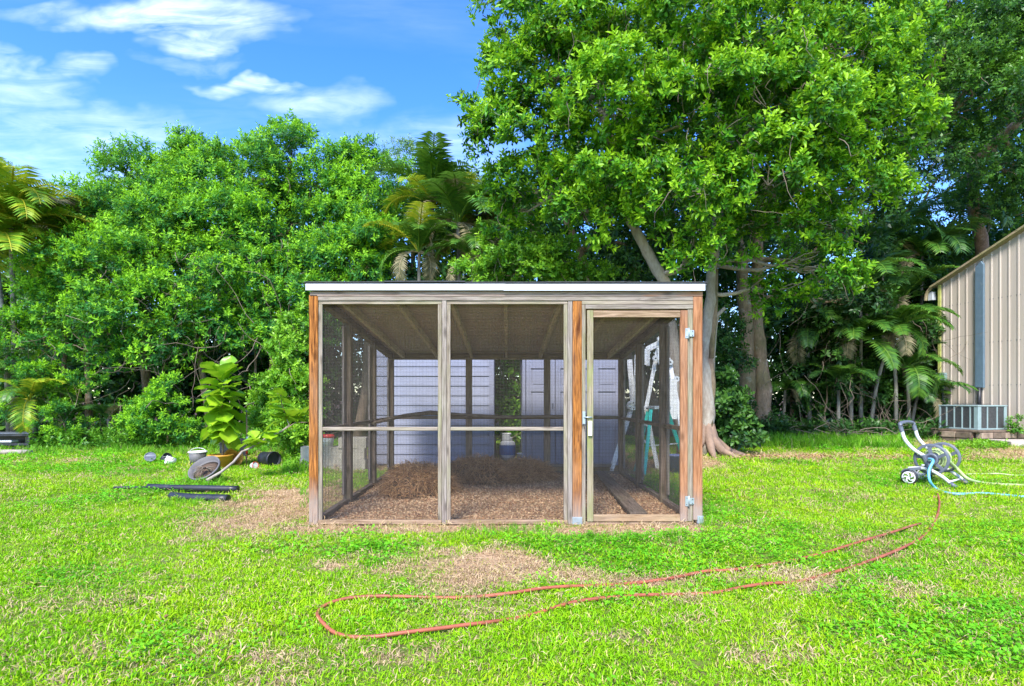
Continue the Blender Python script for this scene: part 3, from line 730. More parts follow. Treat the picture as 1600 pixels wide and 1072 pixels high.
for i in range(3): slab(xq[i] + .002, xq[i + 1] - .002, -.012, CL + .06, -.012, .003).build('roof_sheathing', M['ply'], coop)
roof = slab(xl0 - .03, xr1 + .03, -.03, CL + .08, .0045, .020).build('roof', M['shingle'], coop)
for k in range(13):
    y0 = -.036 + k * .29; nseg = 5
    for q in range(nseg):
        xa = xl0 - .034 + (xr1 - xl0 + .068) * q / nseg; xb = xl0 - .034 + (xr1 - xl0 + .068) * (q + 1) / nseg
        lift = .002 * random.random() + (.008 if (k == 0 and q in (1,)) else 0)
        v = [(x, y, roofz(y) + dz + (lift if y == y0 else 0)) for (dz) in (.0215, .031) for y in (y0, min(y0 + .30, CL + .085)) for x in (xa + .001, xb - .001)]
        v = [(a, b_, c_ + (.008 if b_ == y0 else 0)) for a, b_, c_ in v]
        MB().add(v, [(0, 2, 3, 1), (4, 5, 7, 6), (0, 1, 5, 4), (2, 6, 7, 3), (0, 4, 6, 2), (1, 3, 7, 5)]).build('shingle', M['shingle'], roof)
fa = MB().box(X5(479), X5(790), -.032, -.013, Z5(454.6), Z5(444.4)).build('fascia', M['white'], coop, .002)
MB().box(X5(787), X5(1100), -.036, -.0325, Z5(455.2), Z5(444.8)).build('fascia', M['white'], coop)
MB().box(X5(790.5), X5(1100), -.032, -.013, Z5(454.8), Z5(444.8)).build('fascia', M['white'], coop)
# perch: a bent branch along the back and a plank lying on the floor
pts = [(-1.75, 2.2, .86), (-1.5, 3.0, .93), (-1.15, 3.35, .97), (-.7, 3.38, .93), (0, 3.42, .90), (.9, 3.45, .91), (1.73, 3.45, .90)]
tag(MB().tube([(x + ox, y + oy, z) for x, y, z in pts], [.022, .028, .032, .03, .026, .022, .02], 8).build('perch_branch', M['dark_x']), 'long bent branch fixed as a perch across the back of the pen', 'branch')
p = MB().bar((1.30 + ox, 5.62, .055), (1.45 + ox, 8.85, .055), .17, .035).build('floor_plank', M['dark_y'], None, .004)
tag(p, 'dirty timber plank lying on the pen floor behind the door', 'plank')
p = MB().bar((.35, 9.5, .075), (1.78, 9.55, .075), .10, .05).build('timber_board', M['pale_x'], None, .004)
tag(p, 'pale board lying on the ground before the lilac panelled doors', 'board')
# floor of wood chips
x = rng.uniform(CX0 + .02, CX1 - .02, 15000); y = 5.45 + 3.6 * rng.random(15000) ** 1.25
ch = []
for _ in range(5):
    a, b2, c2 = pr.uniform(.014, .034), pr.uniform(.006, .014), .004
    q = MB().obox((0, 0, 0), a, b2, c2); ch.append(template('t', np.array(q.v), np.array(q.f), mat_plain('wood_chip', pr.choice([(.58, .34, .18), (.42, .22, .11), (.68, .45, .25), (.30, .17, .10), (.62, .38, .19)]), .9, 0, .15)))
scatter('wood_chips', 'reddish brown wood chips spread over the floor of the pen', 'wood chips', np.stack([x, y, gz(x, y) + .006], 1), rng.uniform(.7, 1.5, 15000), rng.integers(0, 5, 15000), ch, tilt=.5)
# mounds of pine straw
def straw_pile(cx, cy, rx, ry, h, label, dark=1.0, n=5200):
    r = np.random.default_rng(int(cx * 100) + 500)
    o = empty('straw_pile', (cx, cy, 0), 0, label, 'straw pile', 'pine straw piles in the pen')
    nu, nv = 28, 10; Vs = []; Fs = []
    for j in range(nv + 1):
        for i in range(nu):
            a = 2 * math.pi * i / nu; q = j / nv
            rr = (1 - q * q) ** .5 * (1 + .12 * math.sin(3 * a + cx * 5) + .06 * math.sin(7 * a))
            Vs.append((rx * rr * math.cos(a) * .93, ry * rr * math.sin(a) * .93, h * q * .92))
    Fs = [(j * nu + i, j * nu + (i + 1) % nu, (j + 1) * nu + (i + 1) % nu, (j + 1) * nu + i) for j in range(nv) for i in range(nu)]
    link('mound', fast_mesh('mound', np.array(Vs), np.array(Fs), None, True), M['soil'], o)
    a = r.uniform(0, 6.283, n); q = r.random(n) ** .8
    rr = np.sqrt(1 - q * q) * (1 + .12 * np.sin(3 * a + cx * 5) + .06 * np.sin(7 * a))
    p = np.stack([rx * rr * np.cos(a), ry * rr * np.sin(a), h * q + .01], 1)
    # needles run down the slope
    out = np.stack([np.cos(a), np.sin(a), -.35 + q * .2], 1) * .55 + r.normal(0, .75, (n, 3)); out /= np.linalg.norm(out, axis=1)[:, None]
    L = r.uniform(.06, .17, n)[:, None]; wv = r.uniform(.0015, .0032, n)[:, None]
    sd = np.cross(out, r.normal(0, 1, (n, 3))); sd /= np.linalg.norm(sd, axis=1)[:, None]
    bend = np.array([0, 0, -1]) * L * .25
    v = np.stack([p - sd * wv, p + sd * wv, p + out * L * .5 + sd * wv, p + out * L * .5 - sd * wv, p + out * L + bend + sd * wv * .3, p + out * L + bend - sd * wv * .3], 1)
    v[..., 2] = np.maximum(v[..., 2], .008)
    k = np.arange(n)[:, None] * 6
    Fc = np.concatenate([k + np.array([0, 1, 2, 3]), k + np.array([3, 2, 4, 5])])
    s = link('straw', fast_mesh('straw', v.reshape(-1, 3), Fc, {'tint': np.repeat(r.random(n), 6)}), M['needle'], o); s['kind'] = 'stuff'
m, t, b, _ = new_mat('pine_needles'); at = t.new('ShaderNodeAttribute', attribute_name='tint')
t.put(b.inputs['Base Color'], t.ramp(at.outputs['Fac'], [(0, (.20, .10, .045)), (.5, (.42, .22, .10)), (1, (.66, .40, .18))])); b.inputs['Roughness'].default_value = .8
M['needle'] = m
x, y = G(648, 772); straw_pile(x, y + .1, .43, .46, .34, 'rounded heap of brown pine straw nearest the pen front')
x, y = G(745, 755); straw_pile(x, y + .15, .50, .42, .32, 'heap of pine straw in the middle behind the first post')
x, y = G(820, 752); straw_pile(x, y + .15, .38, .40, .27, 'dark low heap of pine straw nearest the orange brown post')

# ------------------------------------------------------------------ lilac buildings behind the pen
sx0, sx1, sY = (586 - VX) / F * 10.0, (772 - VX) / F * 10.0, 10.0
sh = empty('shed', (sx0, sY, 0), 0, 'lilac grey shed clad in horizontal boards behind the pen', 'shed')
wS = sx1 - sx0; HS = 2.25
MB().box(.03, wS - .03, .03, 2.2, .02, HS).build('wall', M['lilac'], sh)
nb = 13; bh = (HS - .05) / nb
for k in range(nb):
    z = .05 + k * bh
    v = [(0, .028, z), (wS - .09, .028, z), (0, .0285, z + bh - .006), (wS - .09, .0285, z + bh - .006), (0, .0, z), (wS - .09, .0, z), (0, .017, z + bh - .006), (wS - .09, .017, z + bh - .006)]
    MB().add(v, [(0, 1, 3, 2), (4, 6, 7, 5), (0, 4, 5, 1), (2, 3, 7, 6), (0, 2, 6, 4), (1, 5, 7, 3)]).build('siding_board', M['lilac'], sh)
for k in range(nb):
    z = .05 + k * bh
    MB().box(wS - .03, wS - .008, .06, 2.2, z, z + bh - .008).build('siding_board', M['lilac'], sh)
MB().box(wS - .088, wS, -.012, .055, .02, HS).build('corner_trim', M['lilac2'], sh, .003)
v = [(-.12, -.15, HS + .05), (wS + .12, -.15, HS + .05), (wS + .12, 2.35, HS + .05), (-.12, 2.35, HS + .05), (-.12, 1.1, HS + .55), (wS + .12, 1.1, HS + .55)]
MB().add(v, [(0, 1, 5, 4), (3, 4, 5, 2), (0, 4, 3), (1, 2, 5), (0, 3, 2, 1)]).build('roof', M['shingle'], sh)
# second shed: row of panelled doors
qx0 = (816.5 - VX) / F * 9.95; qx1 = (970 - VX) / F * 9.95
s2 = empty('storage_shed', (qx0, 9.95, 0), 0, 'mauve grey storage shed with a row of panelled doors behind the pen', 'shed')
w2 = qx1 - qx0; H2 = 2.1
MB().box(0, w2, .04, 1.9, .02, H2).build('wall', M['lilac2'], s2)
MB().box(-.004, .05, 0, .04, .02, H2).build('corner_trim', M['lilac2'], s2, .004)
edges = [.055, .565, 1.215, w2]
for k in range(3):
    a, b2 = edges[k] + .006, edges[k + 1] - .006
    dr = MB().box(a, b2, .018, .038, .03, H2 - .02).build('door', M['lilac2'], s2)
    st = .085
    pr_ = MB()
    pr_.box(a, a + st, .0, .0175, .03, H2 - .02).box(b2 - st, b2, .0, .0175, .03, H2 - .02)
    for z0, z1 in ((.03, .14), (1.30, 1.40), (H2 - .40, H2 - .02)): pr_.box(a + st + .0005, b2 - st - .0005, .0, .0175, z0, z1)
    pr_.build('door_frame', M['lilac2'], dr, .003)
    for z0, z1 in ((.17, 1.27), (1.43, H2 - .43)): MB().box(a + st + .03, b2 - st - .03, .008, .0176, z0, z1).build('door_panel', M['lilac2'], dr, .004)
    MB().box(b2 - .05, b2 - .03, -.02, -.001, 1.0, 1.1).build('handle', M['greyp'], dr, .003)
v = [(-.1, -.12, H2 + .02), (w2 + .1, -.12, H2 + .02), (w2 + .1, 2.0, H2 + .02), (-.1, 2.0, H2 + .02), (-.1, .95, H2 + .4), (w2 + .1, .95, H2 + .4)]
MB().add(v, [(0, 1, 5, 4), (3, 4, 5, 2), (0, 4, 3), (1, 2, 5), (0, 3, 2, 1)]).build('roof', M['shingle'], s2)

# propane cylinder between the sheds
x, y = (793 - VX) / F * 10.4, 10.4
pt = empty('gas_cylinder', (x, y, 0.07), 0, 'white gas cylinder with a blue label between the two sheds', 'gas cylinder')
pt.scale = (.92,) * 3
MB().lathe([(.10, 0), (.11, .03), (.15, .05), (.155, .10), (.155, .30), (.14, .35), (.09, .39), (.04, .40)], 24).build('tank', M['whitep'], pt)
MB().lathe([(.1565, .11), (.1575, .12), (.1575, .29), (.1565, .30)], 24, caps=False).build('label_band', mat_plain('blue_label', (.05, .15, .42), .4), pt)
c = MB()
for a in np.linspace(.5, 5.8, 22):
    c.obox((.10 * math.cos(a), .10 * math.sin(a), .45 if a > 1.2 and a < 5.1 else .42), .004, .03, .12 if 1.2 < a < 5.1 else .05, Matrix.Rotation(a, 3, 'Z'))
c.tube([(.10 * math.cos(a), .10 * math.sin(a), .515) for a in np.linspace(.8, 5.5, 16)], .012, 6).build('collar', M['whitep'], pt)
MB().tube([(0, 0, .39), (0, 0, .47)], .02, 8).tube([(-.0, 0, .46), (.05, -.04, .46)], .014, 8).build('valve', M['alu'], pt)
ct = empty('paint_tin', (.27, 10.35, .02), 0, 'small white tin with blue side next to the gas cylinder', 'tin')
MB().lathe([(.085, 0), (.085, .16), (.09, .165), (.09, .18), (.07, .185)], 20).build('body', M['whitep'], ct)
MB().lathe([(.0862, .03), (.0866, .032), (.0866, .12), (.0862, .125)], 20, caps=False).build('label_band', mat_plain('tin_label', (.07, .22, .5), .4), ct)

# ------------------------------------------------------------------ ladders beside the pen
def leg_pair(o, path, wd, offv, sec, mat, rungs, partname='rail'):
    """two parallel rails following path, offv apart, with flat rungs"""
    offv = Vector(offv)
    for s in (0, 1):
        q = MB()
        for a, b2 in zip(path, path[1:]): q.bar(Vector(a) + offv * s, Vector(b2) + offv * s, sec[0], sec[1], offv)
        q.build(partname, mat, o, .001)
    P_ = [Vector(p) for p in path]; L = [0]
    for a, b2 in zip(P_, P_[1:]): L.append(L[-1] + (b2 - a).length)
    n = int(L[-1] / rungs)
    for i in range(1, n + 1):
        s = i * rungs - rungs * .3
        for j in range(len(P_) - 1):
            if L[j] <= s <= L[j + 1]:
                p = P_[j].lerp(P_[j + 1], (s - L[j]) / (L[j + 1] - L[j]))
                MB().bar(p + offv * .03, p + offv * .97, .028, .022).build('rung', mat, o)
l1 = empty('folding_ladder', (0, 0, 0), 0, 'silver folding ladder leaning beside the mauve shed corner', 'ladder', 'aluminium folding ladders')
leg_pair(l1, [P(955, 738, 9.35), P(987, 640, 9.45), P(998, 600, 9.5)], 0, (.06, .36, 0), (.055, .03), M['alu'], .28)
leg_pair(l1, [P(990, 640, 9.4), P(984, 562, 9.5)], 0, (.07, .36, 0), (.075, .03), M['alu'], .28)
leg_pair(l1, [P(993, 632, 9.3), P(997, 552, 9.35)], 0, (.04, .30, 0), (.05, .03), M['alu'], .28)
for s in (0, 1):
    c = P(988, 634, 9.38) + Vector((.06, .36, 0)) * s
    MB().lathe([(.075, -.02), (.08, 0), (.075, .02)], 16, c, Matrix.Rotation(R(90), 3, 'X')).build('hinge', M['alu'], l1)
    h = MB()
    for a in range(5): h.lathe([(.012, -.0245), (.012, .0245)], 8, c + Vector((.05 * math.cos(a * 1.257), 0, .05 * math.sin(a * 1.257))), Matrix.Rotation(R(90), 3, 'X'))
    h.build('hinge_holes', M['blackp'], l1)
l2 = empty('folding_ladder', (0, 0, 0), 0, 'tall silver folding ladder standing open against the pale tree trunk', 'ladder', 'aluminium folding ladders')
leg_pair(l2, [P(1028, 735, 9.5), P(1009, 640, 9.6), P(1031, 528, 9.6)], 0, (.10, .38, 0), (.06, .03), M['alu'], .28)
leg_pair(l2, [P(1031, 528, 9.62), P(1047, 568, 9.5), P(1063, 655, 9.3), P(1072, 735, 9.2)], 0, (.10, .38, 0), (.065, .03), M['alu'], .28)
leg_pair(l2, [P(1031, 534, 9.55), P(1010, 545, 9.5), P(1010, 570, 9.5)], 0, (.10, .30, 0), (.06, .03), M['alu'], .6)
MB().bar(P(1028, 540, 9.5), P(1031.5, 569, 9.5), .05, .03, (0, 1, 0)).build('stay', M['alu'], l2)
for (px, py) in ((1031, 530), (1010, 638), (1024, 560), (1047, 566), (1057, 592), (1062, 640)):
    c = P(px, py, 9.44)
    MB().lathe([(.045, -.03), (.05, 0), (.045, .03)], 16, c, Matrix.Rotation(R(90), 3, 'X')).build('hinge', M['alu'], l2)
    MB().lathe([(.014, -.036), (.014, .036)], 8, c, Matrix.Rotation(R(90), 3, 'X')).build('hinge_bolt', M['blackp'], l2)
MB().box(P(1047, 600, 9.2).x, P(1058, 600, 9.2).x, 9.2, 9.22, P(0, 655, 9.2).z, P(0, 592, 9.2).z).build('label_plate', M['whitep'], l2)
l3 = empty('step_ladder', (0, 0, 0), 0, 'small teal step ladder standing open outside the pen', 'step ladder')
top = P(1024, 640, 9.1)
T0, T1 = top + Vector((-.09, -.08, 0)), top + Vector((-.03, .34, 0))
for f, tp in (((2.08, 8.74, 0), T0), ((2.07, 9.30, 0), T1)):
    MB().bar(f, tp, .05, .03, (0, 1, 0)).build('leg', M['teal'], l3, .002)
for f, tp in (((3.02, 9.65, 0), T0 + Vector((.25, .0, 0))), ((2.9, 10.25, 0), T1 + Vector((.2, 0, 0)))):
    MB().bar(f, tp, .06, .03, (0, 1, 0)).build('leg', M['teal'], l3, .002)
for q in (.25, .5, .75):
    a = Vector((2.08, 8.74, 0)).lerp(T0, q); b2 = Vector((2.07, 9.30, 0)).lerp(T1, q)
    MB().bar(a, b2, .075, .02).build('step', M['teal'] if q > .9 else M['alu'], l3)
a = Vector((2.08, 8.74, 0)).lerp(T0, .45); b2 = Vector((3.02, 9.65, 0)).lerp(T0 + Vector((.25, 0, 0)), .45)
MB().bar(a, b2, .02, .012).build('spreader', M['alu'], l3)
MB().obox(top + Vector((.08, .13, .03)), .26, .52, .05).build('top_cap', M['zinc'], l3, .006)
# a dark pot and bottle stand under the ladders
bk = empty('bucket', (*G(1052, 740), 0), 0, 'blue grey bucket standing under the teal step ladder', 'bucket')
MB().lathe([(.10, 0), (.14, .28), (.15, .285), (.15, .30), (.13, .30), (.095, .02)], 20, caps=True).build('body', mat_plain('blue_bucket', (.10, .13, .24), .45), bk)
MB().tube([(.14 * math.cos(a), 0, .28 - .12 * math.sin(a)) for a in np.linspace(0, math.pi, 9)], .004, 5).build('handle', M['alu'], bk)

# ------------------------------------------------------------------ concrete blocks beside the pen
def cblock(x, y, z, rz, label, mat='block', sz=(.39, .19, .19)):
    o = empty('concrete_block', (x, y, z), rz, label, 'concrete block', 'concrete blocks behind the pen')
    a, b2, c2 = sz; q = MB(); t_ = .032
    # hollow block: outer walls and web round two cells
    q.box(-a / 2, a / 2, -b2 / 2, -b2 / 2 + t_, 0, c2).box(-a / 2, a / 2, b2 / 2 - t_, b2 / 2, 0, c2)
    for xx in (-a / 2, -t_ / 2, a / 2 - t_): q.box(xx + .0005, xx + t_ - .0005, -b2 / 2 + t_, b2 / 2 - t_, 0.0005, c2 - .0005)
    q.build('block_body', M[mat], o, .002); return o
lay = [(489, 733, 0, 0, 'pale concrete block at the bottom end of the low block row, nearest the hedge'), (525, 733, 0, 0, 'concrete block at the bottom of the low row, next to the tall block pile'),
       (491, 733, 1, 0, 'concrete block on top of the low row, nearest the hedge'), (527, 733, 1, 0, 'concrete block on top of the low row, touching the tall block pile')]
for px, py, lv, rz, lb in lay:
    x, y = G(px, py); cblock(x, y, .19 * lv, rz, lb)
for lv, (px, mat, lb) in enumerate([(553, 'block', 'lowest concrete block of the tall pile seen through the pen'), (551, 'block', 'second concrete block from the ground in the tall pile'), (552, 'block', 'cream concrete block topping the tall pile')]):
    x = (px - VX) / F * 9.4; cblock(x, 9.4, .19 * lv + (0 if lv < 2 else 0), .05 * lv, lb, mat, (.42, .22, .19) if lv < 2 else (.44, .24, .17))
x, y = (513 - VX) / F * 9.67, 9.64
rb = empty('tub', (x, y, .38), 0, 'white tub with a bright red lid on the low block row', 'tub')
MB().lathe([(.085, 0), (.10, .14), (.10, .15)], 20).build('body', M['whitep'], rb)
MB().lathe([(.108, .15), (.112, .165), (.112, .19), (.09, .20), (.02, .205)], 20).build('lid', M['red'], rb)

# ------------------------------------------------------------------ clutter by the hedge
def ptube(name, pix, r, mat, label, cat, close=None, lift=0, n=8, seg=6, dz=None):
    """tube lying on the ground along a line measured in the photograph"""
    g = [Vector((*G(a, b2), 0)) for a, b2 in pix]; pts = []
    for i in range(len(g) - 1):
        p0, p1, p2, p3 = g[max(i - 1, 0)], g[i], g[i + 1], g[min(i + 2, len(g) - 1)]
        for k in range(seg):
            q = k / seg
            pts.append(.5 * ((2 * p1) + (p2 - p0) * q + (2 * p0 - 5 * p1 + 4 * p2 - p3) * q * q + (3 * p1 - p0 - 3 * p2 + p3) * q ** 3))
    pts.append(g[-1])
    out = []
    for i, p in enumerate(pts):
        z = float(gz(p.x, p.y)) + r + lift + (.006 * math.sin(i * .7) if dz is None else dz(i / len(pts)))
        out.append((p.x, p.y, z))
    return tag(MB().tube(out, r, n).build(name, mat), label, cat)
ptube('black_pipe', [(232, 767), (300, 769), (372, 770)], .040, M['blackp'], 'straight black plastic pipe lying before the fallen grey pot', 'pipe', seg=4, dz=lambda q: 0, n=12, lift=.015)
ptube('drain_pipe', [(268, 778), (300, 781), (357, 783)], .050, M['blackp'], 'thick black pipe with an open end half sunk in grass', 'pipe', seg=4, dz=lambda q: -.01, n=12, lift=-.01)
ptube('thin_pipe', [(178, 766), (215, 766), (262, 767.5)], .017, M['blackp'], 'thin grey black pipe in the grass beyond the straight pipe end', 'pipe', seg=4, dz=lambda q: 0, lift=.02)

# large fig leaves, each an object sharing one of four meshes
def fig_leaf(seed):
    r = random.Random(seed); n = 7; Vs = []; Fs = []; T = []
    prof = [.10, .50, .60, .56, .78, .92, .62, .06]
    for j in range(8):
        q = j / 7; wv = prof[j] * .46; y = q; droop = -.30 * q * q
        wavy = r.uniform(-.03, .03)
        for i, u in enumerate((-1, -.5, 0, .5, 1)):
            z = droop + .07 * abs(u) + (wavy + .035 * math.sin(j * 2.1 + u * 3 + seed)) * abs(u)
            Vs.append((u * wv, y, z)); T.append(.5 + (.25 if u == 0 else 0) + r.uniform(-.1, .1))
    Fs = [(j * 5 + i, j * 5 + i + 1, (j + 1) * 5 + i + 1, (j + 1) * 5 + i) for j in range(7) for i in range(4)]
    me = fast_mesh('fig_leaf', np.array(Vs), np.array(Fs), {'tint': np.array(T) + r.uniform(-.25, .25)}, True); me.materials.append(M['lf_fig']); return me
FIG = [fig_leaf(k) for k in range(5)]
def put_leaf(o, p, az, el, L, roll=0, k=None):
    lf = link('leaf', random.choice(FIG) if k is None else FIG[k], None, o)
    mt = Matrix.Rotation(az, 4, 'Z') @ Matrix.Rotation(el, 4, 'X') @ Matrix.Rotation(roll, 4, 'Y')
    lf.matrix_local = Matrix.Translation(p) @ mt @ Matrix.Scale(L, 4)
fg = empty('fiddle_leaf_fig', (*G(347, 731), 0), 0, 'upright fiddle leaf fig with big yellow green leaves in an ochre pot', 'potted plant')
MB().tube([(0, 0, .05), (.02, 0, .5), (-.01, 0, 1.0), (.03, .0, 1.45)], [.02, .017, .014, .009], 8).build('stem', M['bark2'], fg)
for i in range(70):
    q = (i + .5) / 70; z = .56 + 1.03 * q ** .9; az = i * 2.39996 + random.uniform(-.3, .3)
    put_leaf(fg, Vector((.015 - .10 * math.sin(az) * random.random(), .10 * math.cos(az) * random.random(), z + random.uniform(-.05, .05))), az + random.uniform(-.5, .5), R(-25 + 80 * q ** 2.0 + random.uniform(-30, 30)), random.uniform(.26, .42) * (1 - .08 * q), random.uniform(-.6, .6))
po = MB().lathe([(.155, 0), (.19, .20), (.205, .205), (.205, .23), (.18, .23), (.165, .12)], 24, (-.01, -.02, 0)).build('pot', M['potyel'], fg)
MB().lathe([(.02, .185), (.172, .19)], 24, (-.01, -.02, 0), caps=False).build('soil', M['soil'], po)
yp = empty('ochre_pot', (*G(364, 729), .15), 0, 'yellow ochre plant pot tipped on its side against the fig', 'pot')
MB().lathe([(.11, -.20), (.155, .02), (.165, .02), (.165, .045), (.14, .045), (.10, -.17)], 24, (0, 0, 0), (Matrix.Rotation(R(35), 3, 'Z') @ Matrix.Rotation(R(75), 3, 'X'))).build('pot_wall', M['potyel'], yp)
# fallen pot with the fallen plant
px_, py_ = G(313, 757)
fp = empty('fallen_fig', (px_, py_, 0), 0, 'fallen fig with a bare leaning stem growing from a tipped grey pot', 'potted plant')
Mx = Matrix.Rotation(R(-12), 3, 'Z') @ Matrix.Rotation(R(42), 3, 'X')
pc = Vector((0, .12, .20))
pot = MB().lathe([(.15, -.17), (.205, .0), (.218, .0), (.220, .03), (.203, .032), (.19, -.06), (.16, -.07)], 28, pc, Mx, caps=True).build('pot', M['potgrey'], fp)
MB().lathe([(.02, -.035), (.10, -.03), (.185, -.058)], 20, pc, Mx, caps=True).build('soil', M['soil'], pot)
rt = MB(); r0 = pc + Mx @ Vector((.03, 0, .02))
for k in range(26):
    a = random.uniform(0, 6.28); e = Vector((math.cos(a) * .16, math.sin(a) * .08 - .06, random.uniform(-.12, .03)))
    rt.tube([r0, r0 + e * .5 + Vector((0, -.03, .02)), r0 + e], [.008, .006, .003], 5)
rt.build('roots', M['twig'], fp)
g0 = G(326, 752); Ys = 7.85
def LP(px, py, Y): p = P(px, py, Y); return (p.x - px_, p.y - py_, p.z)
path = [LP(323, 751, 7.75), LP(345, 738, 7.9), LP(365, 722, 8.1), LP(378, 706, 8.3), LP(390, 701, 8.4), LP(415, 685, 8.6), LP(440, 674, 8.8), LP(452, 664, 8.9), LP(448, 655, 8.9)]
MB().tube(path, [.024, .020, .018, .017, .016, .014, .012, .010, .008], 8).build('stem', M['bark1'], fp)
MB().tube([LP(440, 674, 8.8), LP(462, 660, 8.85), LP(480, 660, 8.9)], [.010, .008, .006], 6).build('side_branch', M['bark2'], fp)
for (px, py, Y, n, L) in ((398, 690, 8.45, 9, .26), (412, 682, 8.6, 7, .27), (448, 650, 8.9, 11, .27), (440, 625, 8.9, 6, .24), (458, 648, 8.9, 8, .26)):
    for i in range(n): put_leaf(fp, Vector(LP(px + random.uniform(-8, 8), py + random.uniform(-8, 6), Y)), random.uniform(0, 6.28), R(random.uniform(-15, 60)), L * random.uniform(.8, 1.15), random.uniform(-.5, .5))
MB().tube([LP(448, 655, 8.9), LP(440, 630, 8.9), LP(438, 612, 8.9)], [.010, .008, .006], 6).build('side_branch', M['bark2'], fp)
# stake
sk = empty('garden_stake', (*G(385, 729), 0), 0, 'thin dark stake with a red band standing beside the fig', 'stake')
MB().tube([(0, 0, 0), (.01, 0, .5), (0, 0, .98)], .013, 8).build('pole', M['bark2'], sk)
MB().tube([(.006, 0, .22), (.008, 0, .33)], .0155, 8).build('red_band', M['red'], sk)
MB().tube([(.009, 0, .40), (.01, 0, .52)], .0155, 8).build('white_band', M['whitep'], sk)
# bucket on its side
tb = empty('black_barrel', (*G(420, 728), .125), R(-35), 'round black plastic bin lying on its side in the weeds', 'bin')
My = Matrix.Rotation(R(90), 3, 'Y')
MB().lathe([(.10, -.17), (.115, -.165), (.118, -.15), (.112, -.14), (.125, .12), (.138, .125), (.138, .16), (.125, .165), (.118, .12)], 28, (0, 0, 0), My, caps=True).build('bin_body', M['blackp'], tb)
MB().lathe([(.03, -.178), (.035, -.171)], 20, (0, 0, 0), My).build('bin_hub', M['blackp'], tb)
def small_tub(name, px, py, r, h, mat, label, cat, tilt=0, az=0, rimmat=None):
    o = empty(name, (*G(px, py), r * math.sin(tilt) * .9), 0, label, cat)
    MM = Matrix.Rotation(az, 3, 'Z') @ Matrix.Rotation(tilt, 3, 'X')
    MB().lathe([(r * .78, 0), (r * .98, h * .92)], 20, (0, 0, 0), MM).build('body', mat, o)
    MB().lathe([(r * 1.03, h * .9), (r * 1.06, h * .93), (r * 1.04, h), (r * .92, h), (r * .85, h * .8)], 20, (0, 0, 0), MM, caps=False).build('rim', rimmat or mat, o)
    MB().tube([MM @ Vector((r * math.cos(a), r * .0 + .01, h * .93 + (h * .35) * math.sin(a) * .9)) for a in np.linspace(0, math.pi, 9)], r * .03, 5).build('handle', M['alu'], o)
    return o
small_tub('bucket', 309, 726, .15, .24, M['potgrey'], 'grey plastic bucket with a pale rim behind the fallen pot', 'bucket', 0, 0, M['whitep'])
small_tub('white_bucket', 274, 727, .075, .15, M['whitep'], 'small white bucket lying in the grass by the hedge', 'bucket', R(75), R(-50))
small_tub('black_bucket', 256, 724, .085, .13, M['blackp'], 'small black plant pot tipped over beside the white bucket', 'pot', R(70), R(60))
small_tub('dark_pot', 235, 724, .09, .12, M['greyp'], 'slate grey little pot tipped over at the far end of the clutter', 'pot', R(60), R(30))
small_tub('red_tub', 394, 733, .06, .09, M['whitep'], 'little red and white tub lying on the lawn by the stake', 'tub', R(80), R(60), M['red'])
# dark folding chair hidden behind the fig
chn = empty('black_crate', (*G(366, 716), 0), R(20), 'black plastic crate standing behind the fig leaves', 'crate')
q = MB().box(-.24, .24, -.18, -.165, .0, .36).box(-.24, .24, .165, .18, .0, .36).box(-.24, -.225, -.165, .165, 0, .36).box(.225, .24, -.165, .165, 0, .36).box(-.225, .225, -.165, .165, 0.0, .02)
q.build('crate_wall', M['blackp'], chn, .003)
MB().box(-.255, .255, -.195, -.181, .31, .375).box(-.255, .255, .181, .195, .31, .375).build('rim', M['blackp'], chn, .003)
# far left: low black bench tray and a log
x, y = G(0, 706)
bn = empty('planter_box', (x - .05, y + .25, 0), R(4), 'low black slatted box holding a white tray beside the palms', 'box')
for z in (.02, .12, .33): MB().box(-.9, .46, -.012, .012, z, z + .05).build('slat', M['blackp'], bn, .002)
for xx in (-.86, -.3, .42): MB().box(xx, xx + .04, .012, .05, 0, .38).build('leg', M['blackp'], bn, .002)
MB().box(-.9, .46, .5, .52, 0, .38).build('back_panel', M['blackp'], bn, .002)
MB().box(-.92, .48, -.02, .53, .382, .40).build('top_board', M['greyp'], bn, .002)
tr = MB().box(-.28, .02, .08, .3, .18, .23).build('white_tray', M['whitep'], None, .01); tr.location = bn.location; tr.rotation_euler = bn.rotation_euler
tag(tr, 'white plastic tray lying inside the low black box', 'tray')
x, y = G(-10, 711)
lg = MB().tube([(x, y, .05), (x + .35, y + .02, .06), (x + .75, y + .05, .055)], [.06, .055, .05], 10).build('log', M['bark1']); tag(lg, 'pale grey log lying on the grass before the black box', 'log')

# ------------------------------------------------------------------ hose reel cart
rc = empty('hose_reel_cart', (5.56, 7.94, 0), 0, 'grey garden hose reel cart with pale tube frame and spoked discs', 'hose reel')
u = Vector((.6, -.8, 0)); vv = Vector((.8, .6, 0)); zz = Vector((0, 0, 1))
def RL(a, b2, c2): return u * a + vv * b2 + zz * c2
Mr = Matrix((u, zz, vv)).transposed()          # local x along the frame, y up, z along the axle
def smooth_path(pts, seg=5):
    pts = [Vector(p) for p in pts]; out = []
    for i in range(len(pts) - 1):
        p0, p1, p2, p3 = pts[max(i - 1, 0)], pts[i], pts[i + 1], pts[min(i + 2, len(pts) - 1)]
        for k in range(seg):
            q = k / seg
            out.append(.5 * ((2 * p1) + (p2 - p0) * q + (2 * p0 - 5 * p1 + 4 * p2 - p3) * q * q + (3 * p1 - p0 - 3 * p2 + p3) * q ** 3))
    return out + [pts[-1]]
WID = .50
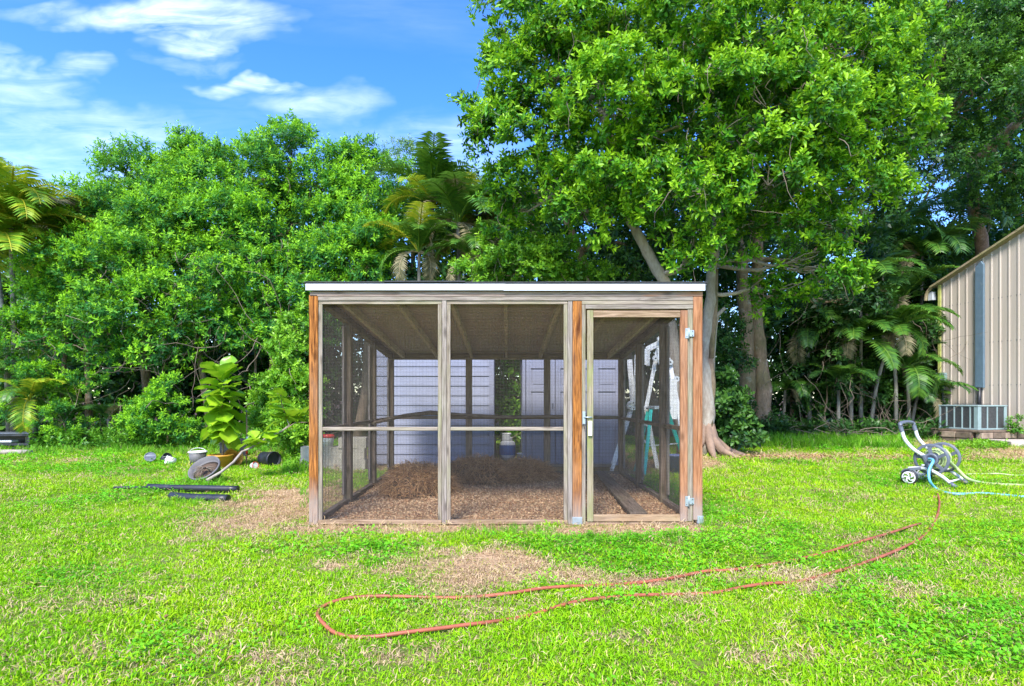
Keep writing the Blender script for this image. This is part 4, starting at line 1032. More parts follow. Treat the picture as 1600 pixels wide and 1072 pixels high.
for w_ in (0, WID):
    MB().tube(smooth_path([RL(-.10, w_, .74), RL(-.075, w_, .64), RL(-.02, w_, .55), RL(.06, w_, .47), RL(.17, w_, .40)]), .024, 10).build('frame_tube', M['paleg'], rc)
    MB().tube(smooth_path([RL(-.02, w_, .22), RL(.10, w_, .235), RL(.22, w_, .225), RL(.36, w_, .15), RL(.46, w_, .065)]), .022, 10).build('base_tube', M['paleg'], rc)
    MB().tube([RL(.45, w_, .072), RL(.52, w_, .018)], [.027, .027], 10).build('foot', M['greyp'], rc)
    MB().tube(smooth_path([RL(-.115, w_, .80), RL(-.115, w_, .78), RL(-.10, w_, .72)]), .029, 10).build('grip_corner', M['greyp'], rc)
    # bracket from hub down to the base tube
    MB().bar(RL(.16, w_, .42), RL(.25, w_, .20), .035, .10, vv).build('side_bracket', M['greyp'], rc, .006)
MB().tube(smooth_path([RL(-.115, 0, .80), RL(-.13, .03, .835), RL(-.13, WID / 2, .85), RL(-.13, WID - .03, .835), RL(-.115, WID, .80)]), .026, 10).build('handle', M['greyp'], rc)
MB().tube([RL(.22, .03, .24), RL(.22, WID - .03, .24)], .014, 8).build('cross_tube', M['paleg'], rc)
MB().tube([RL(.44, 0, .085), RL(.44, WID, .085)], .014, 8).build('cross_tube', M['paleg'], rc)
hub = RL(.235, 0, .364)
def disc(w_, name):
    c = RL(.235, w_, .364); Rr = .205
    d = MB().lathe([(Rr - .03, -.010), (Rr, -.014), (Rr + .006, 0), (Rr, .014), (Rr - .03, .010)], 40, c, Mr, caps=False)
    d.add([c + Mr @ Vector(((Rr - .03) * math.cos(a), (Rr - .03) * math.sin(a), s)) for s in (-.010, .010) for a in np.linspace(0, 2 * math.pi, 40, endpoint=False)], [(k, (k + 1) % 40, 40 + (k + 1) % 40, 40 + k) for k in range(40)])
    o = d.build(name, M['greyp'], rc)
    for k in range(5):
        a = k * 2 * math.pi / 5 + .35
        pa = c + Mr @ Vector((.055 * math.cos(a), .055 * math.sin(a), 0)); pb = c + Mr @ Vector((.182 * math.cos(a + .12), .182 * math.sin(a + .12), 0))
        MB().bar(pa, pb, .042, .014, vv).build('spoke', M['greyp'], o, .002)
    MB().lathe([(.085, -.012), (.08, -.022), (.05, -.026), (.05, .02), (.085, .012)], 28, c, Mr).build('hub', M['greyp'], o)
    return o
disc(.03, 'reel_disc'); disc(WID - .02, 'reel_disc')
MB().lathe([(.075, .03), (.075, WID - .03)], 28, RL(.235, 0, .364), Mr).build('drum', M['greyp'], rc)
MB().tube([RL(.235, -.05, .364), RL(.235, .0, .364)], .022, 12).build('crank_boss', M['alu'], rc)
# wound hose on the drum
coil = MB(); pts = []
for i in range(220):
    a = i * .35; q = (i / 220); ww = .05 + (WID - .10) * (abs((q * 3) % 2 - 1)); rr = .09 + .018 * int(q * 3)
    pts.append(RL(.235, 0, .364) + Mr @ Vector((rr * math.cos(a), rr * math.sin(a), ww)))
tag(coil.tube(pts, .009, 6).build('coiled_hose', M['hoseg'], None), 'pale green hose wound round the drum of the reel cart', 'hose').location = rc.location
# wheels
def wheel(w_):
    c = RL(-.0, w_, .10)
    o = MB().lathe([(.080, -.024), (.098, -.020), (.103, -.010), (.103, .010), (.098, .020), (.080, .024)], 28, c, Mr, caps=False).build('wheel', M['blackp'], rc)
    MB().lathe([(.068, -.026), (.082, -.027), (.082, .020), (.068, .020)], 28, c, Mr, caps=False).build('rim', M['whitep'], o)
    MB().lathe([(.022, -.030), (.020, -.034), (.020, .02)], 16, c, Mr).build('hub', M['whitep'], o)
    sp_ = []
    for k in range(5):
        a = k * 2 * math.pi / 5
        q = [c + Mr @ Vector((.018 * math.cos(a), .018 * math.sin(a), -.026)), c + Mr @ Vector((.045 * math.cos(a + .35), .045 * math.sin(a + .35), -.027)), c + Mr @ Vector((.072 * math.cos(a + .95), .072 * math.sin(a + .95), -.026))]
        MB().tube(q, [.008, .010, .011], 6).build('spoke', M['whitep'], o)
wheel(-.04); wheel(WID + .02)
MB().tube([RL(0, -.03, .10), RL(0, WID, .10)], .012, 8).build('axle', M['alu'], rc)
for w_ in (-.04, WID + .02):
    MB().tube(smooth_path([RL(.11 * math.cos(a), w_, .10 + .115 * math.sin(a)) for a in np.linspace(.4, 2.6, 7)], 2), [.012] * 13, 6).build('mudguard', M['greyp'], rc)
    MB().bar(RL(.0, w_, .21), RL(.13, .0 if w_ < 0 else WID, .235), .05, .04).build('guard_arm', M['greyp'], rc, .005)
O = Vector(rc.location)
def hose3(name, pts, r, mat, label):
    return tag(MB().tube(smooth_path(pts, 6), r, 8).build(name, mat), label, 'hose')
def gp(px, py, r=.012): x, y = G(px, py); return Vector((x, y, r + float(gz(x, y)) + .006))
hose3('blue_hose', [O + RL(.235, -.05, .364), O + RL(.255, -.12, .38), P(1458, 720, 7.55), P(1451.5, 735, 7.5), P(1453, 752, 7.45), gp(1463, 765), gp(1478, 771), gp(1500, 774), gp(1530, 773), gp(1562, 775), gp(1600, 779), gp(1660, 784)], .017, M['hoseb'], 'light blue hose hanging from the reel hub down into the grass')
hose3('green_hose', [O + RL(.30, .25, .44), O + RL(.36, .27, .34), P(1496, 733, 7.9), P(1512, 748, 7.7), gp(1535, 757), gp(1565, 760), gp(1600, 761), gp(1670, 763)], .021, M['hoseg'], 'yellow green hose running off the reel drum across the lawn')
ptube('garden_hose', [(1510, 744), (1530, 742), (1565, 743), (1600, 745), (1680, 750)], .013, M['hoseg'], 'pale hose lying along the lawn beyond the reel cart', 'hose', lift=.01)
ptube('orange_hose', [(1465, 772), (1468, 790), (1463, 812), (1445, 838), (1405, 864), (1335, 889), (1255, 910), (1200, 919), (1150, 925), (1095, 931), (1000, 938), (900, 948), (830, 962), (740, 979), (640, 994), (575, 998), (526, 992), (503, 978), (496, 963), (508, 949), (545, 941), (610, 937), (700, 936), (800, 931), (862, 924), (960, 916), (1050, 907), (1100, 899), (1150, 893), (1250, 876), (1350, 850), (1438, 822)],
      .0105, M['hoseo'], 'worn orange brown hose looped in a long bend across the lawn', 'hose', lift=.010, dz=lambda q: .009 * math.sin(q * 60))

# ------------------------------------------------------------------ metal building
bd = Vector((.234, -.972, 0)); bn_ = Vector((.972, .234, 0))     # along the gable wall (towards us) and into the building
B0 = Vector(((1468 - VX) / F * 17.5, 17.5, 0))
mb = empty('metal_building', B0, 0, 'tan ribbed metal building with a sloping roof edge beside the lawn', 'building')
RISE = .43; EAVE = 4.62; BASE = .30
def BL(s, n_, z): return bd * s + bn_ * n_ + zz * z
def ribbed(s0, s1):
    """one wall sheet with trapezoid ribs; ribs stand out of the wall"""
    prof = []; s = s0
    while s < s1 - 1e-6:
        for ds, o in ((0, 0), (.045, 0), (.055, -.019), (.085, -.019), (.095, 0), (.152, 0)):
            if s + ds <= s1 + 1e-6: prof.append((s + ds, o))
        s += .2285 * 1.0
        if s < s1: prof.append((s - .0005, 0))
    q = MB(); Vs = []
    for s, o in prof: Vs += [BL(s, o, BASE), BL(s, o, EAVE + RISE * s - .02)]
    q.add(Vs, [(2 * i, 2 * i + 1, 2 * i + 3, 2 * i + 2) for i in range(len(prof) - 1)])
    Vb = []
    for s, o in prof: Vb += [BL(s, o + .003, BASE), BL(s, o + .003, EAVE + RISE * s - .02)]
    q.add(Vb, [(2 * i, 2 * i + 2, 2 * i + 3, 2 * i + 1) for i in range(len(prof) - 1)])
    return q
GL = 5.94
for k in range(7):
    s0 = .06 + k * .9144; s1 = s0 + .9144
    if s1 > GL + .6: break
    ribbed(s0, s1).build('wall_sheet', M['tan'], mb)
sc = MB()
for zh in (1.55, 2.75, 3.95):
    for i in range(int(GL / .2285)):
        for ds in (.03, .12):
            s = .06 + i * .2285 + ds; c = BL(s, -.001, zh); sc.obox(c, .018, .018, .014)
sc.build('screws', M['greyp'], mb)['kind'] = 'stuff'
MB().bar(BL(.02, -.012, BASE), BL(.02, -.012, EAVE), .07, .07, bn_).build('corner_trim', mat_plain('corner_trim_green', (.42, .44, .13), .6, 0, .2, 4, .1, ((.5, .42, .3), .5)), mb)
# other walls and roof
e = [BL(0, .06, BASE), BL(0, 9, BASE), BL(GL * 2, 9, BASE), BL(GL * 2, .06, BASE)]
q = MB(); q.add([BL(.01, .06, BASE), BL(.01, 9, BASE), BL(.01, 9, EAVE), BL(.01, .06, EAVE)], [(0, 1, 2, 3)]); q.build('rear_wall', M['tan'], mb)
q = MB(); q.add([BL(.02, .07, BASE), BL(GL * 1.06, .07, BASE), BL(GL * 1.06, .07, EAVE + RISE * GL * 1.05 - .1), BL(.02, .07, EAVE - .05)], [(0, 1, 2, 3)]); q.build('wall_lining', M['tan'], mb)
def rs(s): return EAVE + RISE * s + .03
q = MB(); th = .07
def roofpiece(s0, s1, n0, n1, dz0, dz1): 
    v = [BL(s, n_, rs(s) + dz) for dz in (dz0, dz1) for n_ in (n0, n1) for s in (s0, s1)]
    return MB().add(v, [(0, 2, 3, 1), (4, 5, 7, 6), (0, 1, 5, 4), (2, 6, 7, 3), (0, 4, 6, 2), (1, 3, 7, 5)])
roofpiece(-.18, 6.6, -.02, 9, 0, .03).build('roof', M['roofm'], mb)
roofpiece(-.20, 6.6, -.16, -.021, -.015, .045).build('barge_board', M['roofm'], mb)
MB().tube(smooth_path([BL(-.20, -.09, rs(-.2)), BL(-.30, -.09, rs(-.3) - .05), BL(-.36, -.09, rs(-.36) - .16), BL(-.37, -.09, rs(-.36) - .30)]), .05, 8).build('eave_edge', M['roofm'], mb)
MB().obox(BL(-.24, .0, EAVE - .30), .16, .14, .26, Matrix.Rotation(math.atan2(bd.y, bd.x), 3, 'Z')).build('gutter_end', M['white'], mb, .01)
# duct cover and conduits on the gable wall
def on_wall(px):
    """distance s along the wall seen at a pixel"""
    k = (px - VX) / F
    return (k * B0.y - B0.x) / (bd.x - k * bd.y)
def wz(px, py): s = on_wall(px); return H + (VY - py) / F * (B0.y + bd.y * s)
sD = on_wall(1534); hw = .115
v = []
for (s, n_, z) in ((sD - hw, -.028, wz(1528, 605)), (sD + hw, -.028, wz(1541, 606)), (sD + hw, -.028, wz(1541, 413)), (sD + hw * .4, -.028, wz(1537, 408)), (sD - hw, -.028, wz(1528, 418))):
    v += [BL(s, n_, z), BL(s, n_ - .07, z)]
MB().add(v, [(0, 2, 4, 6, 8), (9, 7, 5, 3, 1)] + [((2 * i) % 10, (2 * i + 1) % 10, (2 * i + 3) % 10, (2 * i + 2) % 10) for i in range(5)]).build('duct_cover', M['duct'], mb, .006)
MB().tube([BL(sD, -.09, wz(1534, 606)), BL(sD, -.09, .8)], .045, 10).build('pipe', M['blackp'], mb)
sE = on_wall(1474)
MB().obox(BL(sE, -.08, wz(1474, 590)), .30, .10, .28, Matrix.Rotation(math.atan2(bd.y, bd.x), 3, 'Z')).build('electric_box', M['acbox'], mb, .01)
MB().tube(smooth_path([BL(sE + .02, -.06, wz(1474, 597)), BL(sE + .03, -.06, wz(1474, 615)), BL(sE + .06, -.06, wz(1475, 640))]), .02, 8).build('conduit', M['greyp'], mb)
# slab under the building, raised blocks under the air conditioner
q = MB(); Rb = Matrix.Rotation(math.atan2(bd.y, bd.x), 3, 'Z')
tag(MB().obox(B0 + BL(4.0, 4.6, .14), 8.2, 9.3, .32, Rb).build('building_slab', M['step']), None, None, None, 'structure')
AC = Vector((12.27, 15.0, 0))
def AL(s, n_, z): return AC - bd * s + bn_ * n_ + zz * z      # s back along the left face, n to the right
k = 0
pad = empty('block_pad', AC, 0, 'stained concrete pad of stacked slabs under the air conditioner', 'pad')
def PL(s, n_, z): return -bd * s + bn_ * n_ + zz * z
q = MB().obox(PL(.52, .55, .325), 1.35, 1.45, .06, Rb).build('top_slab', M['slab2'], pad, .01)
for row, (z0, hh) in enumerate(((.02, .11), (.14, .15))):
    for i in range(4):
        c = PL(-.06 - .04 * row, -.02 + i * .40 + .1 * row, z0 + hh / 2)
        MB().obox(c, .16, .375, hh, Rb).build('block', M['slab'] if (i + row) % 2 else M['slab2'], pad, .008)
    for i in range(3):
        c = PL(.22 + i * .40, -.13 - .02 * row, z0 + hh / 2)
        MB().obox(c, .375, .16, hh, Rb).build('block', M['slab2'] if (i + row) % 2 else M['slab'], pad, .008)
MB().obox(PL(.55, .60, .155), 1.0, 1.2, .28, Rb).build('core_block', M['slab2'], pad)
ac = empty('air_conditioner', AC + zz * .356, 0, 'grey steel air conditioner with louvred coil faces beside the building', 'air conditioner')
LA, WA, HA = 1.06, .98, .64
MB().obox(PL(LA / 2, WA / 2, HA / 2), LA - .06, WA - .06, HA - .04, Rb).build('coil', M['acfin'], ac)
MB().obox(PL(LA / 2, WA / 2, HA - .012), LA + .02, WA + .02, .034, Rb).build('top_panel', M['acbox'], ac, .006)
MB().obox(PL(LA / 2, WA / 2, .02), LA + .01, WA + .01, .04, Rb).build('base_pan', M['acbox'], ac, .006)
for i in range(6):      # five sections on the long face
    wd = .11 if i == 0 else (.05 if i == 5 else .035)
    s = i * LA / 5; s = min(max(s, wd / 2), LA - wd / 2)
    MB().obox(PL(s, .012, HA / 2), wd, .024, HA - .075, Rb).build('corner_panel' if i in (0, 5) else 'divider', M['acbox'], ac, .003)
for i in range(4):
    wd = .11 if i == 0 else (.09 if i == 3 else .035)
    n_ = i * WA / 3; n_ = min(max(n_, wd / 2 + (.0 if i else .003)), WA - wd / 2)
    MB().obox(PL(.012, n_, HA / 2), .024, wd, HA - .075, Rb).build('corner_panel' if i in (0, 3) else 'divider', M['acbox'], ac, .003)
lv = MB()
for j in range(22):
    z = .06 + j * (HA - .11) / 22
    lv.obox(PL(LA / 2, .018, z), LA - .05, .010, .006, Rb); lv.obox(PL(.018, WA / 2, z), .010, WA - .05, .006, Rb)
lv.build('louvres', M['acfin'], ac)['kind'] = 'stuff'
fn = MB()
for rr in np.linspace(.06, .40, 8): fn.tube([PL(LA / 2 + rr * math.cos(a), WA / 2 + rr * math.sin(a), HA + .03) for a in np.linspace(0, 6.283, 25)], .004, 4)
fn.build('fan_guard', M['blackp'], ac)
# step in the dirt by the wall
st = MB().obox(Vector((*G(1612, 697), .06)), 1.5, .8, .16, Matrix.Rotation(-.1, 3, 'Z')).build('concrete_step', M['step'], None, .01); tag(st, 'pale concrete step half buried beside the building slab', 'step')

# ------------------------------------------------------------------ vegetation
def leaf_shape(L, wd, fold, four=True):
    """one leaf pointing along +y: two faces on either side of a folded midrib"""
    if four:
        v = [(0, 0, 0), (-wd * .5, L * .38, fold), (-wd * .42, L * .72, fold * .8), (0, L, -fold * .6), (wd * .42, L * .72, fold * .8), (wd * .5, L * .38, fold)]
        return np.array(v), np.array([(0, 3, 2, 1), (0, 5, 4, 3)])
    v = [(0, 0, 0), (-wd * .5, L * .5, fold), (0, L, -fold * .5), (wd * .5, L * .5, fold)]
    return np.array(v), np.array([(0, 3, 2, 1)])
def spray(seed, n, L, wd, twig, four=True, spread=1.0, fold=None):
    """leaves set spirally along a short twig pointing up; returns verts, faces, tint"""
    r = np.random.default_rng(seed); lv, lf = leaf_shape(L, wd, L * .10 if fold is None else fold, four)
    V, Fc, T = [], [], []
    for i in range(n):
        q = (i + .5) / n; a = i * 2.39996 + r.normal(0, .25)
        el = (.1 + .95 * q ** 1.6) / spread + r.normal(0, .22)         # leaves near the tip point outwards and up
        s = (1.15 - .45 * q) * r.uniform(.75, 1.2)
        Rz = np.array([[math.cos(a), -math.sin(a), 0], [math.sin(a), math.cos(a), 0], [0, 0, 1]])
        Rx = np.array([[1, 0, 0], [0, math.cos(el), -math.sin(el)], [0, math.sin(el), math.cos(el)]])
        ro = r.normal(0, .5); Ry = np.array([[math.cos(ro), 0, math.sin(ro)], [0, 1, 0], [-math.sin(ro), 0, math.cos(ro)]])
        v = (Rz @ Rx @ Ry @ (lv * s).T).T + np.array([r.normal(0, twig * .10), r.normal(0, twig * .10), twig * (q - .5)])
        Fc.append(lf + len(lv) * i); V.append(v); T += [q * .55 + r.uniform(-.12, .22)] * len(lv)
    return np.concatenate(V), np.concatenate(Fc), np.array(T)
def place(tpls, pos, dirs, scl, tint, r):
    """copies of the templates at pos with their z axis along dirs"""
    VV, FF, TT = [], [], []; off = 0
    which = r.integers(0, len(tpls), len(pos))
    for k, (tv, tf, tt) in enumerate(tpls):
        s = which == k; n = int(s.sum())
        if not n: continue
        z = dirs[s] / np.linalg.norm(dirs[s], axis=1)[:, None]
        a = r.normal(0, 1, (n, 3)); x = np.cross(a, z); x /= np.linalg.norm(x, axis=1)[:, None]; y = np.cross(z, x)
        Rm = np.stack([x, y, z], 2) * scl[s][:, None, None]
        V = np.einsum('nij,mj->nmi', Rm, tv) + pos[s][:, None, :]
        FF.append((tf[None] + (np.arange(n) * len(tv))[:, None, None]).reshape(-1, tf.shape[1]) + off)
        VV.append(V.reshape(-1, 3)); TT.append((tt[None] * .9 + tint[s][:, None]).reshape(-1)); off += n * len(tv)
    return np.concatenate(VV), np.concatenate(FF), np.clip(np.concatenate(TT), 0, 1)
def sph(r, n):
    v = r.normal(0, 1, (n, 3)); return v / np.linalg.norm(v, axis=1)[:, None]
def crown_points(blobs, sub_r, nsub, nclump, r, back=.35, droop=0.0, inner=.12):
    """leaf clumps gathered in boughs (sub-blobs) that sit on the shell of each blob.
       blobs: (centre, rx, ry, rz). Returns positions, directions, youth and the bough centres"""
    Pp, Dd, Tt, Sub = [], [], [], []
    for (c, rx, ry, rz) in blobs:
        c = np.array(c); e = np.array([rx, ry, rz])
        m = max(4, int(nsub * DENS * (rx * rz + rx * ry + ry * rz) / 3))
        d = sph(r, m * 3); d = d[(d[:, 1] < .25) | (r.random(len(d)) < back)][:m]
        d = d[(d[:, 2] > -.55) | (r.random(len(d)) < .5)]
        sc = c + d * e * r.uniform(.62, 1.05, (len(d), 1))
        for s, dd in zip(sc, d):
            # drop boughs well inside another blob
            ins = False
            for (c2, ax, ay, az) in blobs:
                if c2 is c: continue
                if np.sum(((s - np.array(c2)) / np.array([ax, ay, az])) ** 2) < .30: ins = True; break
            if ins and r.random() < .8: continue
            sr = sub_r * r.uniform(.6, 1.35); n = max(4, int(nclump * (sr / sub_r) ** 2 * r.uniform(.7, 1.2)))
            q = sph(r, n) + dd * .55 + np.array([0, -.12, .38]); q /= np.linalg.norm(q, axis=1)[:, None]
            rad = r.uniform(.25, 1.08, (n, 1)) ** .6
            p = s + q * sr * rad * np.array([1.15, 1.0, .72]); p[:, 2] -= droop * sr * (rad[:, 0] ** 2)
            Pp.append(p); dirn = q + np.array([0, 0, .45]) + r.normal(0, .3, (n, 3)); Dd.append(dirn)
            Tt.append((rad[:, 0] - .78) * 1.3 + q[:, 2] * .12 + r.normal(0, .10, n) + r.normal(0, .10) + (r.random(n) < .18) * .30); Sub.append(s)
        ni = int(inner * m * nclump * .6)
        if ni:
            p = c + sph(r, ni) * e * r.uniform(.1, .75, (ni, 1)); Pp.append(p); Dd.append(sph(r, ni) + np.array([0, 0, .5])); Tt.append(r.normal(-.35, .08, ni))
    return np.concatenate(Pp), np.concatenate(Dd), np.concatenate(Tt), np.array(Sub)
def wob(a, b2, n, amp, r):
    """a gently crooked line from a to b"""
    a, b2 = np.array(a, float), np.array(b2, float); L = np.linalg.norm(b2 - a); out = [a]
    ph = r.uniform(0, 6, 3)
    for i in range(1, n + 1):
        q = i / n; o = np.sin(q * np.array([5.1, 4.3, 6.2]) + ph) * amp * L * math.sin(math.pi * q)
        out.append(a + (b2 - a) * q + o)
    return out
def bpix(L):
    """blobs from (px, py, distance, radius across, radius deep, radius high)"""
    return [(tuple(P(px, py, Y)), rx, ry, rz) for (px, py, Y, rx, ry, rz) in L]
NL = [0]; DENS = 4.4
def tree(name, label, cat, base, blobs, sprays, mat, bark, trunk_r, seed, sub_r=.6, nsub=3.0, nclump=16, scl=1.0, group=None, stems=None, back=.35, tint0=.15, twigs=0, droop=0, inner=.12, limbs=True):
    r = np.random.default_rng(seed)
    o = empty(name, base, 0, label, cat, group)
    b0 = np.array(base, float)
    p, d, tt, sub = crown_points(blobs, sub_r, nsub, nclump, r, back, droop, inner)
    ok = p[:, 2] > .12; p, d, tt = p[ok], d[ok], tt[ok]
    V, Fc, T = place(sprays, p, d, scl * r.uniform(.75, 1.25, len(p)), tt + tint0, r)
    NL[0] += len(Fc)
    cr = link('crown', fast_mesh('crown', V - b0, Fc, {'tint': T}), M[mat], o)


    if stems is None: stems = [[base, tuple(np.array(blobs[0][0]) * [1, 1, 1] - np.array([0, 0, blobs[0][3] * .3]))]]
    tops = []
    tk = MB()
    for st in stems:
        pts = []
        for a, b2 in zip(st, st[1:]): pts += wob(a, b2, 5, .025, r)[:-1]
        pts.append(np.array(st[-1], float)); n = len(pts)
        tk.tube([q - b0 for q in pts], [trunk_r * (1 - .55 * i / (n - 1)) * (1.45 if i == 0 else 1) * (1 + .06 * math.sin(i * 2.3)) for i in range(n)], 12)
        tops.append(pts)
    tk.build('trunk', M[bark], o)
    if limbs:
        lm = MB()
        for (c, *_r) in blobs:
            st = min(tops, key=lambda s: min(np.linalg.norm(q - np.array(c)) for q in s)); a = min(st[len(st) // 3:], key=lambda q: np.linalg.norm(q - np.array(c)))
            if np.linalg.norm(a - np.array(c)) < .25: continue
            pts = wob(a, c, 6, .07, r); lm.tube([q - b0 for q in pts], [trunk_r * .36 * (1 - .75 * i / 6) for i in range(7)], 7)
            near = sub[np.argsort(np.linalg.norm(sub - np.array(c), axis=1))[:7]]
            for s in near:
                pts2 = wob(pts[r.integers(3, 7)], s, 4, .08, r); lm.tube([q - b0 for q in pts2], [trunk_r * .10 * (1 - .7 * i / 4) for i in range(5)], 5, cap=False)
        lm.build('limbs', M[bark], o)
    if twigs:
        tw = MB(); 
        for _ in range(twigs):
            s = sub[r.integers(0, len(sub))] + r.normal(0, .2, 3); q = s.copy(); dd = np.array([r.normal(0, .6), r.normal(-.3, .3), -1.0]); pts = [q.copy()]
            for _k in range(6): dd = dd * .8 + r.normal(0, .45, 3) + [0, 0, -.15]; q = q + dd / np.linalg.norm(dd) * .12; pts.append(q.copy())
            tw.tube([v - b0 for v in pts], [.008, .007, .006, .005, .004, .003, .002], 4, cap=False)
        t_ = tw.build('twigs', M['twig'], o); t_['kind'] = 'stuff'
    return o
SP_H = [spray(k, 15, .115, .042, .20, False) for k in range(5)]
SP_B = [spray(20 + k, 12, .112, .047, .17, True, 1.1) for k in range(7)]
SP_D = [spray(40 + k, 11, .15, .062, .22, False) for k in range(4)]
SP_F = [spray(50 + k, 9, .22, .10, .30, False) for k in range(4)]
SP_S = [spray(60 + k, 12, .085, .034, .16, False) for k in range(4)]
SP_R = [spray(70 + k, 9, .17, .085, .16, True, 1.2) for k in range(4)]
SP_W = [spray(80 + k, 10, .085, .04, .12, False) for k in range(4)]

# --- far row that closes the view behind the hedge
def gnd(px, Y): return ((px - VX) / F * Y, Y, 0)
far = [(-140, 'wide dark tree of the far row, beyond the yellowing palms', [(-260, 450, 21, 3.0, 2, 2.8), (-120, 500, 20, 2.6, 2, 3.2), (20, 520, 20, 2.2, 1.8, 2.6), (-200, 620, 19.5, 3.0, 1.5, 1.6), (-20, 630, 19, 2.2, 1.5, 1.6), (60, 400, 21, 1.0, 1, 1.0)]),
       (190, 'dark tree of the far row behind the tangled twigs', [(160, 500, 20, 2.6, 1.6, 3.0), (280, 480, 20.5, 2.6, 1.6, 3.2), (180, 630, 19, 2.6, 1.3, 1.6), (330, 640, 19, 2.0, 1.3, 1.6), (230, 560, 18.2, 1.9, .9, 1.3), (370, 570, 18.2, 1.8, .9, 1.3), (110, 580, 18.2, 1.6, .9, 1.2)]),
       (460, 'dark tree of the far row behind the tallest hedge tree', [(420, 480, 20, 2.5, 1.6, 3.0), (530, 470, 20.5, 2.4, 1.6, 3.0), (450, 620, 19, 2.4, 1.3, 1.8), (560, 620, 19, 2.0, 1.3, 1.8)]),
       (720, 'dark tree of the far row behind the palm clump over the pen roof', [(660, 450, 20, 2.2, 1.6, 2.8), (760, 420, 21, 2.2, 1.6, 3.2), (860, 400, 21, 2.2, 1.6, 3.6), (700, 600, 19, 2.4, 1.3, 2.0), (840, 590, 19.5, 2.4, 1.3, 2.0)]),
       (1010, 'dark tree of the far row behind the leaning pale trunk', [(960, 380, 21, 2.2, 1.6, 3.0), (1080, 400, 21, 2.2, 1.6, 3.2), (1000, 580, 20, 2.4, 1.3, 2.4), (1090, 600, 19.5, 1.8, 1.3, 1.8)]),
       (1260, 'dark tree of the far row behind the twin brown trunks', [(1190, 470, 22, 2.0, 1.3, 2.6), (1290, 420, 23, 2.2, 1.3, 2.6), (1250, 610, 20.5, 2.3, 1.3, 1.7), (1340, 560, 21, 2.2, 1.3, 2.2)]),
       (1440, 'dark tree of the far row next to the metal building', [(1400, 430, 22, 2.2, 1.3, 2.4), (1480, 520, 21.5, 2.2, 1.3, 2.8), (1400, 610, 20.5, 2.0, 1.3, 1.8), (1540, 440, 23, 2.2, 1.3, 2.4), (1620, 420, 24, 2.2, 1.3, 2.6), (1480, 200, 21, 2.2, 1.3, 2.4), (1290, 540, 19, 1.6, .9, 1.6), (1380, 520, 19.2, 1.6, .9, 1.6), (1450, 600, 19, 1.4, .9, 1.2), (1230, 540, 19.2, 1.2, .9, 1.6), (1320, 640, 18.6, 2.0, .8, .9), (1400, 440, 20, 1.8, 1, 1.5), (1590, 150, 21, 2.4, 1.3, 2.4), (1490, 40, 21, 2.6, 1.3, 2.4), (1620, 20, 21, 2.6, 1.3, 2.4), (1620, 290, 21, 2.0, 1.2, 1.5)])]
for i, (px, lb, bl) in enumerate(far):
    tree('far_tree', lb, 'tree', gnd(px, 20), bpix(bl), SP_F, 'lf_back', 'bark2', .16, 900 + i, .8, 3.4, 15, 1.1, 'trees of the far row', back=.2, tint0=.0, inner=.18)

# --- the hedge trees on the left
tree('hedge_tree', 'tallest bright green hedge tree, its crown peaking above the tangled twigs', 'tree', gnd(430, 16.5), bpix([
    (450, 270, 16.6, 1.25, 1.2, 1.15), (385, 290, 16.4, 1.3, 1.2, 1.1), (320, 300, 16.2, 1.2, 1.2, 1.15), (525, 300, 16.6, 1.25, 1.2, 1.0), (455, 232, 16.8, .6, .6, .7), (300, 255, 16.6, .9, .8, .7), (430, 370, 15.6, 1.5, 1.1, 1.3), (350, 380, 15.3, 1.4, 1.1, 1.2), (525, 385, 15.8, 1.3, 1.0, 1.3)]),
    SP_H, 'lf_hedge', 'bark2', .16, 1, .50, 7.0, 20, 1.0, twigs=40, tint0=.2)
tree('hedge_tree', 'bushy hedge tree with a small peak beside the gap of sky near the palms', 'tree', gnd(230, 16.2), bpix([
    (240, 300, 16.6, 1.15, 1.1, 1.15), (205, 275, 17.0, .7, .7, .6), (180, 350, 15.8, 1.1, 1.1, 1.0), (265, 370, 15.2, 1.4, 1.1, 1.2), (150, 335, 16.4, .9, .8, .6)]),
    SP_H, 'lf_hedge', 'bark2', .14, 2, .50, 6.0, 19, 1.0, twigs=20, tint0=.17)
tree('hedge_bush', 'low spreading hedge bush in front of the tall trees with bright shoots', 'bush', gnd(140, 14.6), bpix([
    (130, 430, 14.6, 1.0, 1.0, .9), (85, 480, 14.4, .7, .8, .6), (195, 430, 14.3, 1.1, 1.0, .9), (160, 510, 13.9, 1.1, .9, .9), (70, 540, 14.0, 1.0, .8, .8), (235, 500, 13.9, 1.0, .8, .8), (60, 600, 14.0, .5, .5, .4)]),
    SP_H, 'lf_hedge', 'bark2', .09, 3, .45, 7.5, 18, .95, twigs=50, tint0=.22)
tree('hedge_bush', 'wide hedge bush over the dark hollow behind the fiddle leaf fig', 'bush', gnd(330, 15), bpix([
    (300, 450, 14.3, 1.2, 1.0, .9), (375, 440, 14.5, 1.1, 1.0, .9), (320, 520, 14.3, .9, .7, .6), (250, 545, 13.9, .8, .7, .5), (430, 455, 14.8, 1.0, .9, .9), (400, 520, 14.6, .8, .7, .5)]),
    SP_H, 'lf_hedge', 'bark2', .10, 4, .45, 7.0, 18, .95, twigs=120, tint0=.18)
